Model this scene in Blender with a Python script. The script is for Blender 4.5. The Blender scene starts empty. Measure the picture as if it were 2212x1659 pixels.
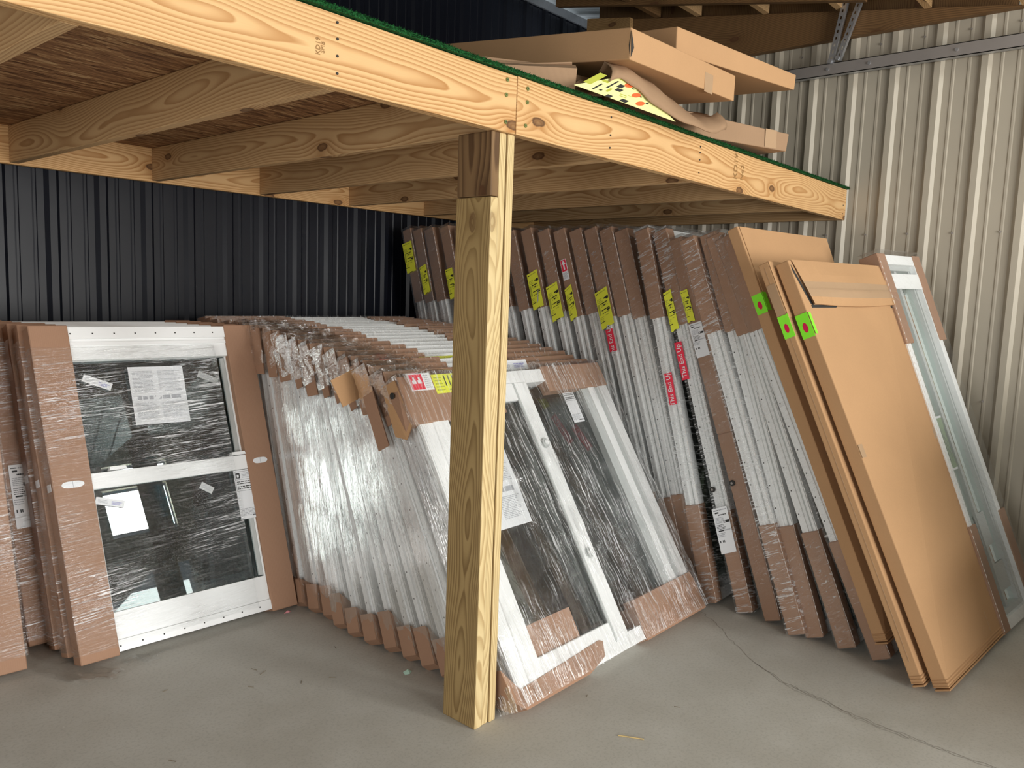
import bpy, math, random
from mathutils import Vector, Matrix, noise
random.seed(7)
S=bpy.context.scene
COL=S.collection
PI=math.pi

# ------------------------------------------------------------------ materials
def newmat(name):
    m=bpy.data.materials.new(name); m.use_nodes=True
    nt=m.node_tree; nt.nodes.clear()
    out=nt.nodes.new('ShaderNodeOutputMaterial')
    return m,nt,out
def N(nt,t,**kw):
    n=nt.nodes.new(t)
    for k,v in kw.items():
        if k.startswith('i_'):
            n.inputs[k[2:].replace('_',' ')].default_value=v
        else: setattr(n,k,v)
    return n
def L(nt,a,b): nt.links.new(a,b)
def math_(nt,op,a,b=None,c=None,clamp=False):
    n=nt.nodes.new('ShaderNodeMath'); n.operation=op; n.use_clamp=clamp
    for i,x in enumerate((a,b,c)):
        if x is None: continue
        if isinstance(x,(int,float)): n.inputs[i].default_value=x
        else: nt.links.new(x,n.inputs[i])
    return n.outputs[0]
def ramp(nt,fac,stops):
    r=nt.nodes.new('ShaderNodeValToRGB'); e=r.color_ramp.elements
    while len(e)<len(stops): e.new(0.5)
    for i,(p,c) in enumerate(stops):
        e[i].position=p; e[i].color=(c[0],c[1],c[2],1) if not isinstance(c,(int,float)) else (c,c,c,1)
    nt.links.new(fac,r.inputs[0]); return r.outputs[0]
def mixc(nt,fac,a,b,mode='MIX'):
    n=nt.nodes.new('ShaderNodeMix'); n.data_type='RGBA'; n.blend_type=mode
    if isinstance(fac,(int,float)): n.inputs[0].default_value=fac
    else: nt.links.new(fac,n.inputs[0])
    for i,x in ((6,a),(7,b)):
        if isinstance(x,tuple): n.inputs[i].default_value=(x[0],x[1],x[2],1)
        else: nt.links.new(x,n.inputs[i])
    return n.outputs[2]
def uvpos(nt,sx=1,sy=1,rnd=True,swap=False,obj=False):
    tc=N(nt,'ShaderNodeTexCoord'); src=tc.outputs['Object' if obj else 'UV']
    sep=N(nt,'ShaderNodeSeparateXYZ'); L(nt,src,sep.inputs[0])
    x,y=sep.outputs[0],sep.outputs[1]
    if swap: x,y=y,x
    z=None
    if rnd:
        oi=N(nt,'ShaderNodeObjectInfo'); r=oi.outputs['Random']
        z=math_(nt,'MULTIPLY',r,37.0)
    c=N(nt,'ShaderNodeCombineXYZ')
    L(nt,math_(nt,'MULTIPLY',x,sx),c.inputs[0]); L(nt,math_(nt,'MULTIPLY',y,sy),c.inputs[1])
    if z is not None: L(nt,z,c.inputs[2])
    return c.outputs[0],x,y,z
def noise_(nt,vec,scale,detail=3,rough=.55,dist=0):
    n=N(nt,'ShaderNodeTexNoise'); n.inputs['Scale'].default_value=scale; n.inputs['Detail'].default_value=detail
    n.inputs['Roughness'].default_value=rough; n.inputs['Distortion'].default_value=dist
    L(nt,vec,n.inputs['Vector']); return n.outputs['Fac']
def principled(nt,out,col,rough=.6,spec=.5,metal=0,bump=None,bs=.3,bd=.002):
    p=N(nt,'ShaderNodeBsdfPrincipled')
    if isinstance(col,tuple): p.inputs['Base Color'].default_value=(col[0],col[1],col[2],1)
    else: L(nt,col,p.inputs['Base Color'])
    if isinstance(rough,(int,float)): p.inputs['Roughness'].default_value=rough
    else: L(nt,rough,p.inputs['Roughness'])
    p.inputs['Specular IOR Level'].default_value=spec; p.inputs['Metallic'].default_value=metal
    if bump is not None:
        b=N(nt,'ShaderNodeBump'); b.inputs['Strength'].default_value=bs; b.inputs['Distance'].default_value=bd
        L(nt,bump,b.inputs['Height']); L(nt,b.outputs[0],p.inputs['Normal'])
    L(nt,p.outputs[0],out.inputs[0]); return p

def plain(name,col,rough=.5,spec=.5,metal=0,var=.06,vscale=9):
    m,nt,out=newmat(name)
    v,*_=uvpos(nt)
    n=noise_(nt,v,vscale,4)
    c=mixc(nt,n,tuple(x*(1-var) for x in col),tuple(min(1,x*(1+var)) for x in col))
    principled(nt,out,c,rough,spec,metal); return m

def wood(name,light,dark,knot=(.10,.045,.02),swap=False,freq=95.,depth0=.05,rough=.6,spec=.25,tint=0.0,knots=1.0):
    """Growth rings of a log sawn lengthways: cathedral figure, rings bent round knots."""
    m,nt,out=newmat(name)
    _,x,y,z=uvpos(nt,swap=swap)
    def vec(sx,sy,oz=0):
        c=N(nt,'ShaderNodeCombineXYZ')
        L(nt,math_(nt,'MULTIPLY',x,sx),c.inputs[0]); L(nt,math_(nt,'MULTIPLY',y,sy),c.inputs[1])
        L(nt,math_(nt,'ADD',z,oz),c.inputs[2]); return c.outputs[0]
    kv=N(nt,'ShaderNodeTexVoronoi'); kv.feature='F1'; kv.voronoi_dimensions='2D'; kv.inputs['Scale'].default_value=1.0; kv.inputs['Randomness'].default_value=1
    kc=N(nt,'ShaderNodeCombineXYZ')
    L(nt,math_(nt,'ADD',math_(nt,'MULTIPLY',x,1.5),math_(nt,'MULTIPLY',z,3.7)),kc.inputs[0]); L(nt,math_(nt,'ADD',math_(nt,'MULTIPLY',y,3.3),math_(nt,'MULTIPLY',z,1.9)),kc.inputs[1])
    L(nt,kc.outputs[0],kv.inputs['Vector'])
    kd=kv.outputs['Distance']
    kn=noise_(nt,vec(30,60),1,2)
    kd2=math_(nt,'ADD',kd,math_(nt,'MULTIPLY',math_(nt,'SUBTRACT',kn,.5),.03))
    near=math_(nt,'SUBTRACT',1.0,math_(nt,'MULTIPLY',kd,3.4),clamp=True)
    near=math_(nt,'POWER',near,2.2)
    big=noise_(nt,vec(.75,1.5),1,2,.5)
    yo=math_(nt,'ADD',y,math_(nt,'MULTIPLY',math_(nt,'SUBTRACT',noise_(nt,vec(.9,.2,9),1,1),.5),.20))
    dep=math_(nt,'ADD',depth0,math_(nt,'MULTIPLY',math_(nt,'SUBTRACT',big,.5),.17))
    r=math_(nt,'SQRT',math_(nt,'ADD',math_(nt,'MULTIPLY',yo,yo),math_(nt,'MULTIPLY',dep,dep)))
    r=math_(nt,'ADD',r,math_(nt,'MULTIPLY',near,.035*knots))
    r=math_(nt,'ADD',r,math_(nt,'MULTIPLY',math_(nt,'SUBTRACT',noise_(nt,vec(2.5,9),1,3),.5),.012))
    ring=math_(nt,'FRACT',math_(nt,'MULTIPLY',r,freq))
    fine=noise_(nt,vec(14,420),1,2)
    ringc=ramp(nt,ring,[(0,0.0),(.35,.12),(.78,.85),(.9,1.0),(1.0,.0)])
    ringc=math_(nt,'MULTIPLY',ringc,math_(nt,'ADD',.62,math_(nt,'MULTIPLY',noise_(nt,vec(1.2,7,5),1,2),.75)),clamp=True)
    c=mixc(nt,ringc,light,dark)
    c=mixc(nt,math_(nt,'MULTIPLY',fine,.35),c,tuple(v*.72 for v in light))
    blot=noise_(nt,vec(2.2,5,2),1,3)
    c=mixc(nt,math_(nt,'MULTIPLY',ramp(nt,blot,[(.45,0.),(.75,1.)]),.35),c,tuple(a*.8+b*.1 for a,b in zip(light,dark)))
    if knots>0:
        halo=ramp(nt,kd2,[(.0,1.),(.05,.9),(.12,.25),(.22,0.)])
        c=mixc(nt,math_(nt,'MULTIPLY',halo,.55*knots),c,dark)
        kn2=ramp(nt,kd2,[(.0,.55),(.032,.75),(.045,1.),(.055,0.)])
        c=mixc(nt,math_(nt,'MULTIPLY',kn2,knots,clamp=True),c,knot)
    principled(nt,out,c,rough,spec,0,bump=ringc,bs=.12,bd=.001); return m

def cardboard(name,col,spec=.2,rough=.8,flute=True):
    m,nt,out=newmat(name)
    v,x,y,z=uvpos(nt)
    n1=noise_(nt,v,3,4); n2=noise_(nt,v,160,2)
    fl=math_(nt,'SINE',math_(nt,'MULTIPLY',x,900.0))
    c=mixc(nt,n1,tuple(a*.88 for a in col),tuple(min(1,a*1.1) for a in col))
    c=mixc(nt,math_(nt,'MULTIPLY',n2,.35),c,tuple(a*.75 for a in col))
    if flute: c=mixc(nt,math_(nt,'MULTIPLY',math_(nt,'ADD',fl,1.),.035),c,tuple(a*.5 for a in col))
    bw=noise_(nt,v,7,3)
    principled(nt,out,c,rough,spec,0,bump=bw,bs=.25,bd=.006); return m

def film(name,swap=False,fold=.5,gloss=.16,sx=5,sy=95,rough=.1,tilt=.12,veil=.012,bs=.9,spark=False,patch=(.36,.62),gm=.5):
    """Stretch film: clear, glossy, with stretched creases."""
    m,nt,out=newmat(name)
    m.use_backface_culling=False
    _,x,y,z=uvpos(nt,swap=swap)
    y2=math_(nt,'ADD',y,math_(nt,'MULTIPLY',x,tilt))
    def vec(ax,ay,oz=0):
        c=N(nt,'ShaderNodeCombineXYZ')
        L(nt,math_(nt,'MULTIPLY',x,ax),c.inputs[0]); L(nt,math_(nt,'MULTIPLY',y2,ay),c.inputs[1])
        L(nt,math_(nt,'ADD',z,oz),c.inputs[2]); return c.outputs[0]
    a=noise_(nt,vec(sx,sy),1,4,.6,.6)
    b=noise_(nt,vec(sx*2.3,sy*2.2,7),1,3,.6,.3)
    cz=noise_(nt,vec(26,40,3),1,3,.6,1.2)
    big=noise_(nt,vec(1.6,2.2,5),1,2)
    h=math_(nt,'ADD',math_(nt,'MULTIPLY',a,1.0),math_(nt,'MULTIPLY',b,.45))
    h=math_(nt,'ADD',h,math_(nt,'MULTIPLY',cz,.35))
    crease=ramp(nt,a,[(.56,0.),(.64,1.),(.69,.0)])
    crease2=ramp(nt,b,[(.60,0.),(.68,1.),(.74,0.)])
    cr=math_(nt,'MAXIMUM',crease,crease2)
    if spark:
        cz2=noise_(nt,vec(34,85,3),1,3,.65,1.0)
        cr=math_(nt,'MAXIMUM',ramp(nt,cz2,[(.60,0.),(.66,1.)]),math_(nt,'MULTIPLY',cr,.25))
    reg=ramp(nt,big,[(patch[0],.08),(patch[1],1.)])
    cr=math_(nt,'MULTIPLY',cr,reg)
    bump=N(nt,'ShaderNodeBump'); bump.inputs['Strength'].default_value=bs; bump.inputs['Distance'].default_value=.006
    L(nt,h,bump.inputs['Height'])
    tr=N(nt,'ShaderNodeBsdfTransparent'); tr.inputs[0].default_value=(.975,.98,.98,1)
    df=N(nt,'ShaderNodeBsdfDiffuse'); df.inputs[0].default_value=(.85,.86,.87,1)  # white creases and specks: film scatter plus highlights painted in as diffuse white
    gr=N(nt,'ShaderNodeBsdfGlossy'); gr.inputs['Roughness'].default_value=.42; gr.inputs[0].default_value=(1,1,1,1); L(nt,bump.outputs[0],gr.inputs['Normal'])
    cm=N(nt,'ShaderNodeMixShader'); cm.inputs[0].default_value=gm; L(nt,df.outputs[0],cm.inputs[1]); L(nt,gr.outputs[0],cm.inputs[2])
    gl=N(nt,'ShaderNodeBsdfGlossy'); gl.inputs['Roughness'].default_value=rough; L(nt,bump.outputs[0],gl.inputs['Normal'])
    gl.inputs[0].default_value=(1,1,1,1)
    fac=math_(nt,'ADD',veil,math_(nt,'MULTIPLY',cr,fold),clamp=True)
    m1=N(nt,'ShaderNodeMixShader'); L(nt,fac,m1.inputs[0]); L(nt,tr.outputs[0],m1.inputs[1]); L(nt,cm.outputs[0],m1.inputs[2])
    fr=N(nt,'ShaderNodeFresnel'); fr.inputs[0].default_value=1.45
    g=math_(nt,'ADD',gloss,math_(nt,'MULTIPLY',fr.outputs[0],.5),clamp=True)
    g=math_(nt,'MULTIPLY',g,math_(nt,'ADD',.25,math_(nt,'MULTIPLY',reg,.75)))
    m2=N(nt,'ShaderNodeMixShader'); L(nt,g,m2.inputs[0]); L(nt,m1.outputs[0],m2.inputs[1]); L(nt,gl.outputs[0],m2.inputs[2])
    L(nt,m2.outputs[0],out.inputs[0]); return m

def pane(name,tint,refl=1.0):
    m,nt,out=newmat(name)
    tr=N(nt,'ShaderNodeBsdfTransparent'); tr.inputs[0].default_value=(*tint,1)
    gl=N(nt,'ShaderNodeBsdfGlossy'); gl.inputs['Roughness'].default_value=.0; gl.inputs[0].default_value=(.92,1,.97,1)
    fr=N(nt,'ShaderNodeFresnel'); fr.inputs[0].default_value=1.6
    g=math_(nt,'MULTIPLY',fr.outputs[0],refl,clamp=True)
    m2=N(nt,'ShaderNodeMixShader'); L(nt,g,m2.inputs[0]); L(nt,tr.outputs[0],m2.inputs[1]); L(nt,gl.outputs[0],m2.inputs[2])
    L(nt,m2.outputs[0],out.inputs[0]); return m

M={}
M['pine']=wood('pine_board',(.72,.455,.215),(.42,.19,.055),freq=120)
M['pine_grey']=wood('joist_pine',(.60,.395,.20),(.35,.18,.07),freq=115)
M['post']=wood('treated_pine_shaded',(.40,.275,.118),(.185,.11,.04),swap=True,freq=140,knots=.6)  # wide faces toned darker, standing in for their shaded side
M['post_lit_edge']=wood('treated_pine_lit_edge',(.68,.53,.28),(.42,.28,.12),swap=True,freq=170,depth0=.12,knots=.4)  # edge grain, made paler to stand for the lit front
M['post_dark']=wood('stained_block',(.22,.13,.06),(.08,.04,.018),swap=True,freq=60,depth0=.02)
M['beam']=wood('roof_timber',(.20,.11,.045),(.10,.05,.02),freq=90)
M['plank']=wood('truss_timber',(.36,.22,.095),(.20,.11,.04),freq=90)
M['brown']=cardboard('wrapped_cardboard',(.385,.225,.145))
M['carton']=cardboard('fresh_cardboard',(.52,.305,.155),flute=False)
M['carton_tape']=plain('packing_tape',(.43,.28,.165),.28,.6)
M['oldcard']=cardboard('crumpled_cardboard',(.37,.235,.14))
M['vinyl']=plain('white_vinyl',(.86,.865,.86),.38,.5,var=.02)
M['vinyl_grey']=plain('grey_vinyl',(.50,.52,.51),.4,.5,var=.03)
M['black']=plain('black_print',(.015,.015,.015),.5)
M['dark']=plain('dark_hole',(.03,.028,.025),.8)
M['yellow']=plain('yellow_label',(.78,.80,.06),.45,.4,var=.04)
M['olive']=plain('olive_print',(.42,.44,.05),.5)
M['paleyellow']=plain('pale_yellow_label',(.80,.80,.34),.45)
M['white']=plain('white_paper',(.80,.81,.83),.5,var=.03)
M['greytext']=plain('grey_print',(.40,.41,.44),.5)
M['bluetext']=plain('blue_print',(.30,.30,.55),.5)
M['red']=plain('red_label',(.78,.03,.07),.4)
M['green']=plain('lime_sticker',(.25,.88,.03),.5)
M['dot']=plain('crimson_dot',(.62,.0,.07),.5)
M['orange']=plain('orange_dot',(1.0,.13,.03),.5)
M['galv']=plain('galvanised_steel',(.50,.51,.53),.38,.5,metal=.8,var=.15,vscale=30)
M['galv_dark']=plain('dull_steel',(.34,.31,.29),.5,.5,metal=.5,var=.1)
M['screw']=plain('green_coated_screw',(.20,.24,.08),.4,.5,metal=.6)
M['glass']=pane('window_glass',(.15,.30,.33),1.1)
M['glass_dark']=pane('screened_glass',(.10,.12,.14),.22)
M['glass_pale']=pane('pale_glass',(.70,.75,.74),1.0)
M['film_h']=film('stretch_film_crosswise',sx=5,sy=125,fold=1.0,gloss=.08,tilt=-.07,patch=(.42,.58))
M['film_v']=film('stretch_film_lengthwise',swap=True,sx=3.5,sy=95,fold=1.0,gloss=.11,tilt=.06,patch=(.34,.54))
M['film_s']=film('stretch_film_edges',spark=True,gm=.25,bs=.5,sx=18,sy=75,fold=.45,gloss=.07,tilt=.3,rough=.14)
M['film_e']=film('stretch_film_ends',swap=True,sx=9,sy=70,fold=.65,gloss=.03,tilt=.25,rough=.16,veil=.0,spark=True,gm=.2,bs=.4)
M['film_shiny']=film('shiny_stretch_film',sx=9,sy=80,fold=.7,gloss=.08,tilt=.15,rough=.14,spark=False,gm=.3,bs=.6,patch=(.3,.5))
M['film_t']=film('loose_film',sx=16,sy=45,fold=.22,gloss=.10,rough=.12,veil=0,spark=True)
M['seam']=plain('film_seam',(.80,.74,.70),.3)
M['greenpaper']=plain('green_paper',(.30,.38,.27),.6)
M['film_n']=film('stretch_film_thin',sx=10,sy=60,fold=.14,gloss=.05,tilt=.5,veil=.02)
M['lemon']=plain('yellow_scrap',(.80,.75,.08),.5)
M['pink']=plain('pink_scrap',(.75,.30,.32),.5)
M['mint']=plain('mint_scrap',(.50,.72,.60),.5)
M['straw']=plain('straw',(.55,.40,.17),.6)
M['twig']=plain('twig',(.20,.16,.11),.8)

def metalwall(name,col,rough,spec):
    m,nt,out=newmat(name)
    tc=N(nt,'ShaderNodeTexCoord')
    n=noise_(nt,tc.outputs['Object'],1.3,4); n2=noise_(nt,tc.outputs['Object'],60,2)
    c=mixc(nt,n,tuple(a*.9 for a in col),tuple(a*1.08 for a in col))
    r=math_(nt,'ADD',rough-.06,math_(nt,'MULTIPLY',n,.12))
    principled(nt,out,c,r,spec,0,bump=n,bs=.15,bd=.02); return m
M['tanwall']=metalwall('tan_steel_siding',(.46,.41,.325),.42,.35)
M['darkwall']=metalwall('charcoal_steel_siding',(.0065,.0078,.013),.36,.30)
M['roofsheet']=metalwall('bare_steel_roof',(.33,.36,.36),.45,.5)

def osb():
    m,nt,out=newmat('strand_board')
    _,x,y,z=uvpos(nt,rnd=False)
    def vo(ax,ay,ro,oz):
        c=N(nt,'ShaderNodeCombineXYZ')
        xx=math_(nt,'ADD',math_(nt,'MULTIPLY',x,math.cos(ro)),math_(nt,'MULTIPLY',y,math.sin(ro)))
        yy=math_(nt,'SUBTRACT',math_(nt,'MULTIPLY',y,math.cos(ro)),math_(nt,'MULTIPLY',x,math.sin(ro)))
        L(nt,math_(nt,'MULTIPLY',xx,ax),c.inputs[0]); L(nt,math_(nt,'MULTIPLY',yy,ay),c.inputs[1]); c.inputs[2].default_value=oz
        v=N(nt,'ShaderNodeTexVoronoi'); v.inputs['Scale'].default_value=1; L(nt,c.outputs[0],v.inputs['Vector'])
        s=N(nt,'ShaderNodeSeparateColor'); L(nt,v.outputs['Color'],s.inputs[0]); return s.outputs[0],v.outputs['Distance']
    a,da=vo(8,55,.10,0); b,db=vo(10,70,-.22,4); c2,dc=vo(26,180,.35,8)
    t=math_(nt,'ADD',math_(nt,'MULTIPLY',a,.5),math_(nt,'ADD',math_(nt,'MULTIPLY',b,.3),math_(nt,'MULTIPLY',c2,.25)))
    c=ramp(nt,t,[(.15,(.10,.042,.018)),(.45,(.24,.115,.05)),(.7,(.36,.19,.085)),(.95,(.55,.36,.18))])
    principled(nt,out,c,.7,.25,0,bump=t,bs=.3,bd=.002); return m
M['osb']=osb()

def concrete():
    m,nt,out=newmat('concrete_floor')
    tc=N(nt,'ShaderNodeTexCoord'); v=tc.outputs['Object']
    n1=noise_(nt,v,.8,5,.6); n2=noise_(nt,v,5,5,.6); n3=noise_(nt,v,90,3,.7); n4=noise_(nt,v,26,3,.6)
    c=mixc(nt,ramp(nt,n1,[(.3,0.),(.7,1.)]),(.42,.392,.342),(.52,.50,.45))
    c=mixc(nt,math_(nt,'MULTIPLY',ramp(nt,n2,[(.42,0.),(.72,1.)]),.40),c,(.58,.56,.515))
    c=mixc(nt,math_(nt,'MULTIPLY',ramp(nt,n3,[(.38,1.),(.5,0.)]),.22),c,(.25,.23,.20))
    sp=ramp(nt,n4,[(.72,0.),(.76,1.)])
    c=mixc(nt,math_(nt,'MULTIPLY',sp,.5),c,(.62,.60,.56))
    principled(nt,out,c,math_(nt,'ADD',.5,math_(nt,'MULTIPLY',n2,.25)),.3,0,bump=n3,bs=.15,bd=.002); return m
M['floor']=concrete()
M['crack']=plain('floor_crack_line',(.33,.30,.26),.9,.1)
M['smudge']=plain('floor_smudge',(.31,.295,.265),.9,.1)
def turfm():
    m,nt,out=newmat('green_turf')
    v=N(nt,'ShaderNodeTexCoord').outputs['Object']
    n=noise_(nt,v,160,3)
    c=ramp(nt,n,[(.3,(.002,.022,.006)),(.55,(.010,.10,.022)),(.8,(.03,.18,.05))])
    principled(nt,out,c,.8,.2,0,bump=n,bs=1,bd=.01); return m
M['turf']=turfm()

# ------------------------------------------------------------------ mesh builder
class MB:
    def __init__(s): s.v=[]; s.f=[]; s.uv=[]; s.m=[]; s.mats=[]
    def mi(s,mat):
        if mat not in s.mats: s.mats.append(mat)
        return s.mats.index(mat)
    def face(s,pts,uvs,mat):
        b=len(s.v); s.v+= [tuple(p) for p in pts]; s.f.append(list(range(b,b+len(pts)))); s.uv.append(list(uvs)); s.m.append(s.mi(mat))
    def box(s,a,b,mat,skip='',ext=None):
        (x0,y0,z0),(x1,y1,z1)=a,b
        b0=len(s.v)
        s.v+=[(x0,y0,z0),(x1,y0,z0),(x1,y1,z0),(x0,y1,z0),(x0,y0,z1),(x1,y0,z1),(x1,y1,z1),(x0,y1,z1)]
        k=s.mi(mat)
        for q,ax in (((0,3,2,1),'w'),((4,5,6,7),'w'),((0,1,5,4),'v'),((2,3,7,6),'v'),((0,4,7,3),'u'),((1,2,6,5),'u')):
            s.f.append([b0+i for i in q]); s.m.append(k)
            uv=[]
            for i in q:
                p=s.v[b0+i]
                uv.append((p[0],p[1]) if ax=='w' else (p[0],p[2]) if ax=='v' else (p[2],p[1]))
            s.uv.append(uv)
    def cyl(s,c,r,h,axis,mat,n=12):
        # axis 'u','v','w' ; c centre of base
        ax='uvw'.index(axis); o=[i for i in range(3) if i!=ax]
        rings=[]
        for t in (0,h):
            ring=[]
            for i in range(n):
                a=2*PI*i/n; p=list(c); p[ax]+=t; p[o[0]]+=r*math.cos(a); p[o[1]]+=r*math.sin(a); ring.append(tuple(p))
            rings.append(ring)
        for i in range(n):
            j=(i+1)%n; s.face([rings[0][i],rings[0][j],rings[1][j],rings[1][i]],[(0,0)]*4,mat)
        s.face(rings[0][::-1],[(0,0)]*n,mat); s.face(rings[1],[(0,0)]*n,mat)
    def prism(s,poly,w0,w1,mat):
        """poly in (u,v), extruded in w"""
        n=len(poly)
        s.face([(x,y,w0) for x,y in poly][::-1],[(x,y) for x,y in poly][::-1],mat)
        s.face([(x,y,w1) for x,y in poly],[(x,y) for x,y in poly],mat)
        for i in range(n):
            a=poly[i]; b=poly[(i+1)%n]
            s.face([(a[0],a[1],w0),(b[0],b[1],w0),(b[0],b[1],w1),(a[0],a[1],w1)],[(a[0],a[1]),(b[0],b[1]),(b[0],b[1]+(w1-w0)),(a[0],a[1]+(w1-w0))],mat)
    def build(s,name,parent=None,warp=None,bevel=0,smooth=False,kind=None,label=None,seg=1):
        me=bpy.data.meshes.new(name)
        vs=[warp(p) for p in s.v] if warp else s.v
        me.from_pydata([tuple(p) for p in vs],[],s.f)
        for mt in s.mats: me.materials.append(M[mt])
        uvl=me.uv_layers.new(name='UVMap')
        i=0
        flat=[]
        for uv in s.uv:
            for c in uv: flat+= [c[0],c[1]]
        uvl.data.foreach_set('uv',flat)
        me.polygons.foreach_set('material_index',s.m)
        if smooth: me.polygons.foreach_set('use_smooth',[True]*len(me.polygons))
        me.validate(); me.update()
        o=bpy.data.objects.new(name,me); COL.objects.link(o)
        if parent is not None: o.parent=parent
        if bevel>0:
            b=o.modifiers.new('bevel','BEVEL'); b.width=bevel; b.segments=seg; b.limit_method='ANGLE'
        if kind: o['kind']=kind
        if label: o['label']=label
        return o
def recalc(o):
    import bmesh
    bm=bmesh.new(); bm.from_mesh(o.data); bmesh.ops.remove_doubles(bm,verts=bm.verts,dist=1e-5); bmesh.ops.recalc_face_normals(bm,faces=bm.faces); bm.to_mesh(o.data); bm.free()
def tag(o,label,cat,group=None,kind=None):
    o['label']=label; o['category']=cat
    if group: o['group']=group
    if kind: o['kind']=kind
    return o
def thing(name,loc,label,cat,group=None):
    o=bpy.data.objects.new(name,None); o.location=loc; o.empty_display_size=.1; COL.objects.link(o)
    return tag(o,label,cat,group)
def struct(o): o['kind']='structure'; return o

def letters(name,txt,size,mat,ext=.0004):
    cu=bpy.data.curves.new(name,'FONT'); cu.body=txt; cu.size=size; cu.align_x='CENTER'; cu.align_y='CENTER'; cu.extrude=ext; cu.resolution_u=2
    tmp=bpy.data.objects.new(name+'_tmp',cu); me=bpy.data.meshes.new_from_object(tmp); me.name=name
    bpy.data.objects.remove(tmp); bpy.data.curves.remove(cu)
    me.materials.clear(); me.materials.append(M[mat])
    o=bpy.data.objects.new(name,me); COL.objects.link(o); return o
class Panel:
    """A flat thing leaning on something: four corners of its front face, thickness T behind them."""
    def __init__(s,name,corners,T,label,cat,group=None):
        s.c=[Vector(p) for p in corners]      # BL BR TL TR
        BL,BR,TL,TR=s.c
        s.W=((BR-BL).length+(TR-TL).length)/2; s.H=((TL-BL).length+(TR-BR).length)/2; s.T=T
        s.n=-((BR-BL)+(TR-TL)).cross((TL-BL)+(TR-BR)).normalized()   # pointing to the back
        s.org=BL.copy()
        s.root=thing(name,BL,label,cat,group)
    def warp(s,p):
        a=p[0]/s.W; b=p[1]/s.H
        BL,BR,TL,TR=s.c
        return BL*(1-a)*(1-b)+BR*a*(1-b)+TL*(1-a)*b+TR*a*b+s.n*p[2]-s.org
    def part(s,mb,name,**k): return mb.build(name,s.root,s.warp,**k)
    def axes(s):
        BL,BR,TL,TR=s.c
        u=(BR-BL).normalized(); v=(TL-BL); v=(v-u*v.dot(u)).normalized()
        return u,v,s.n
    def text(s,txt,pos,dirx,diry,size,mat,parent=None,ext=.0004):
        """dirx/diry are world unit vectors of reading direction and of letter tops"""
        o=letters('lettering',txt,size,mat,ext); o.parent=parent or s.root
        z=dirx.cross(diry)
        m=Matrix((dirx,diry,z)).transposed().to_4x4(); m.translation=s.warp(pos)
        o.matrix_local=m
        return o

def shell(p,u0,u1,v0,v1,w0,w1,nu,nv,amp,mat,name='stretch_wrap',seed=0,freq=9,sides=True,nw=2,label=None,top=True):
    """A crinkled sheet of film round a panel (front, both ends, top, bottom)."""
    mb=MB()
    def grid(fn,na,nb,uvf):
        b=len(mb.v)
        for j in range(nb+1):
            for i in range(na+1): mb.v.append(fn(i/na,j/nb))
        k=mb.mi(mat)
        for j in range(nb):
            for i in range(na):
                q=[b+j*(na+1)+i,b+j*(na+1)+i+1,b+(j+1)*(na+1)+i+1,b+(j+1)*(na+1)+i]
                mb.f.append(q); mb.m.append(k); mb.uv.append([uvf(mb.v[x]) for x in q])
    def d(u,v,w,du,dv,dw):
        n=noise.noise(Vector((u*freq+seed*3.1,v*freq*.8,w*freq*2)))*amp+noise.noise(Vector((u*freq*3+seed,v*freq*3,w*20)))*amp*.5
        n=abs(n)
        return (u+du*n,v+dv*n,w+dw*n)
    lerp=lambda a,b,t:a+(b-a)*t
    grid(lambda a,b:d(lerp(u0,u1,a),lerp(v0,v1,b),w0,0,0,-1),nu,nv,lambda q:(q[0],q[1]))
    if sides:
        grid(lambda a,b:d(u0,lerp(v0,v1,b),lerp(w0,w1,a),-1,0,-.0),nw,nv,lambda q:(q[2]+.37,q[1]))
        grid(lambda a,b:d(u1,lerp(v0,v1,b),lerp(w0,w1,a),1,0,0),nw,nv,lambda q:(q[2]+.71,q[1]))
        if top: grid(lambda a,b:d(lerp(u0,u1,a),v1,lerp(w0,w1,b),0,1,0),nu,nw,lambda q:(q[0],q[2]+.2))
    return p.part(mb,name,smooth=True,label=label)

# printed labels -------------------------------------------------------------
def side_print(p,name,v0,v1,w0,w1,kind,u=-.019,skew=0,label=None):
    """label stuck on the left end of a panel, facing left; a=0..1 left to right as read (back to front), b=0..1 bottom to top"""
    mb=MB()
    def q(a0,a1,b0,b1,mat,lift):
        # reading left = back (w1), right = front (w0)
        def P(a,b): return (u-lift, v0+(v1-v0)*b+skew*(a-.5), w1+(w0-w1)*a)
        def B(a,b,uu): return (uu,)+P(a,b)[1:]
        pts=[P(a0,b0),P(a1,b0),P(a1,b1),P(a0,b1)]
        mb.face(pts,[(c[2],c[1]) for c in pts],mat)
        if lift==0:
            back=[(u+.0015,)+c[1:] for c in pts]
            for i in range(4):
                j=(i+1)%4; mb.face([pts[j],pts[i],back[i],back[j]],[(0,0)]*4,mat)
    marks(q,kind)
    return p.part(mb,name,label=label)
def front_print(p,name,poly_c,su,sv,ang,kind,w=-.004,label=None):
    """label on the front face: centre, size, angle"""
    mb=MB(); ca,sa=math.cos(ang),math.sin(ang)
    def q(a0,a1,b0,b1,mat,lift):
        def P(a,b):
            x=(a-.5)*su; y=(b-.5)*sv
            return (poly_c[0]+x*ca-y*sa,poly_c[1]+x*sa+y*ca,w-lift)
        pts=[P(a0,b0),P(a1,b0),P(a1,b1),P(a0,b1)]
        mb.face(pts,[(c[0],c[1]) for c in pts],mat)
        if lift==0:
            back=[c[:2]+(w+.0012,) for c in pts]
            for i in range(4):
                j=(i+1)%4; mb.face([pts[j],pts[i],back[i],back[j]],[(0,0)]*4,mat)
    marks(q,kind)
    return p.part(mb,name,label=label)
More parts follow.
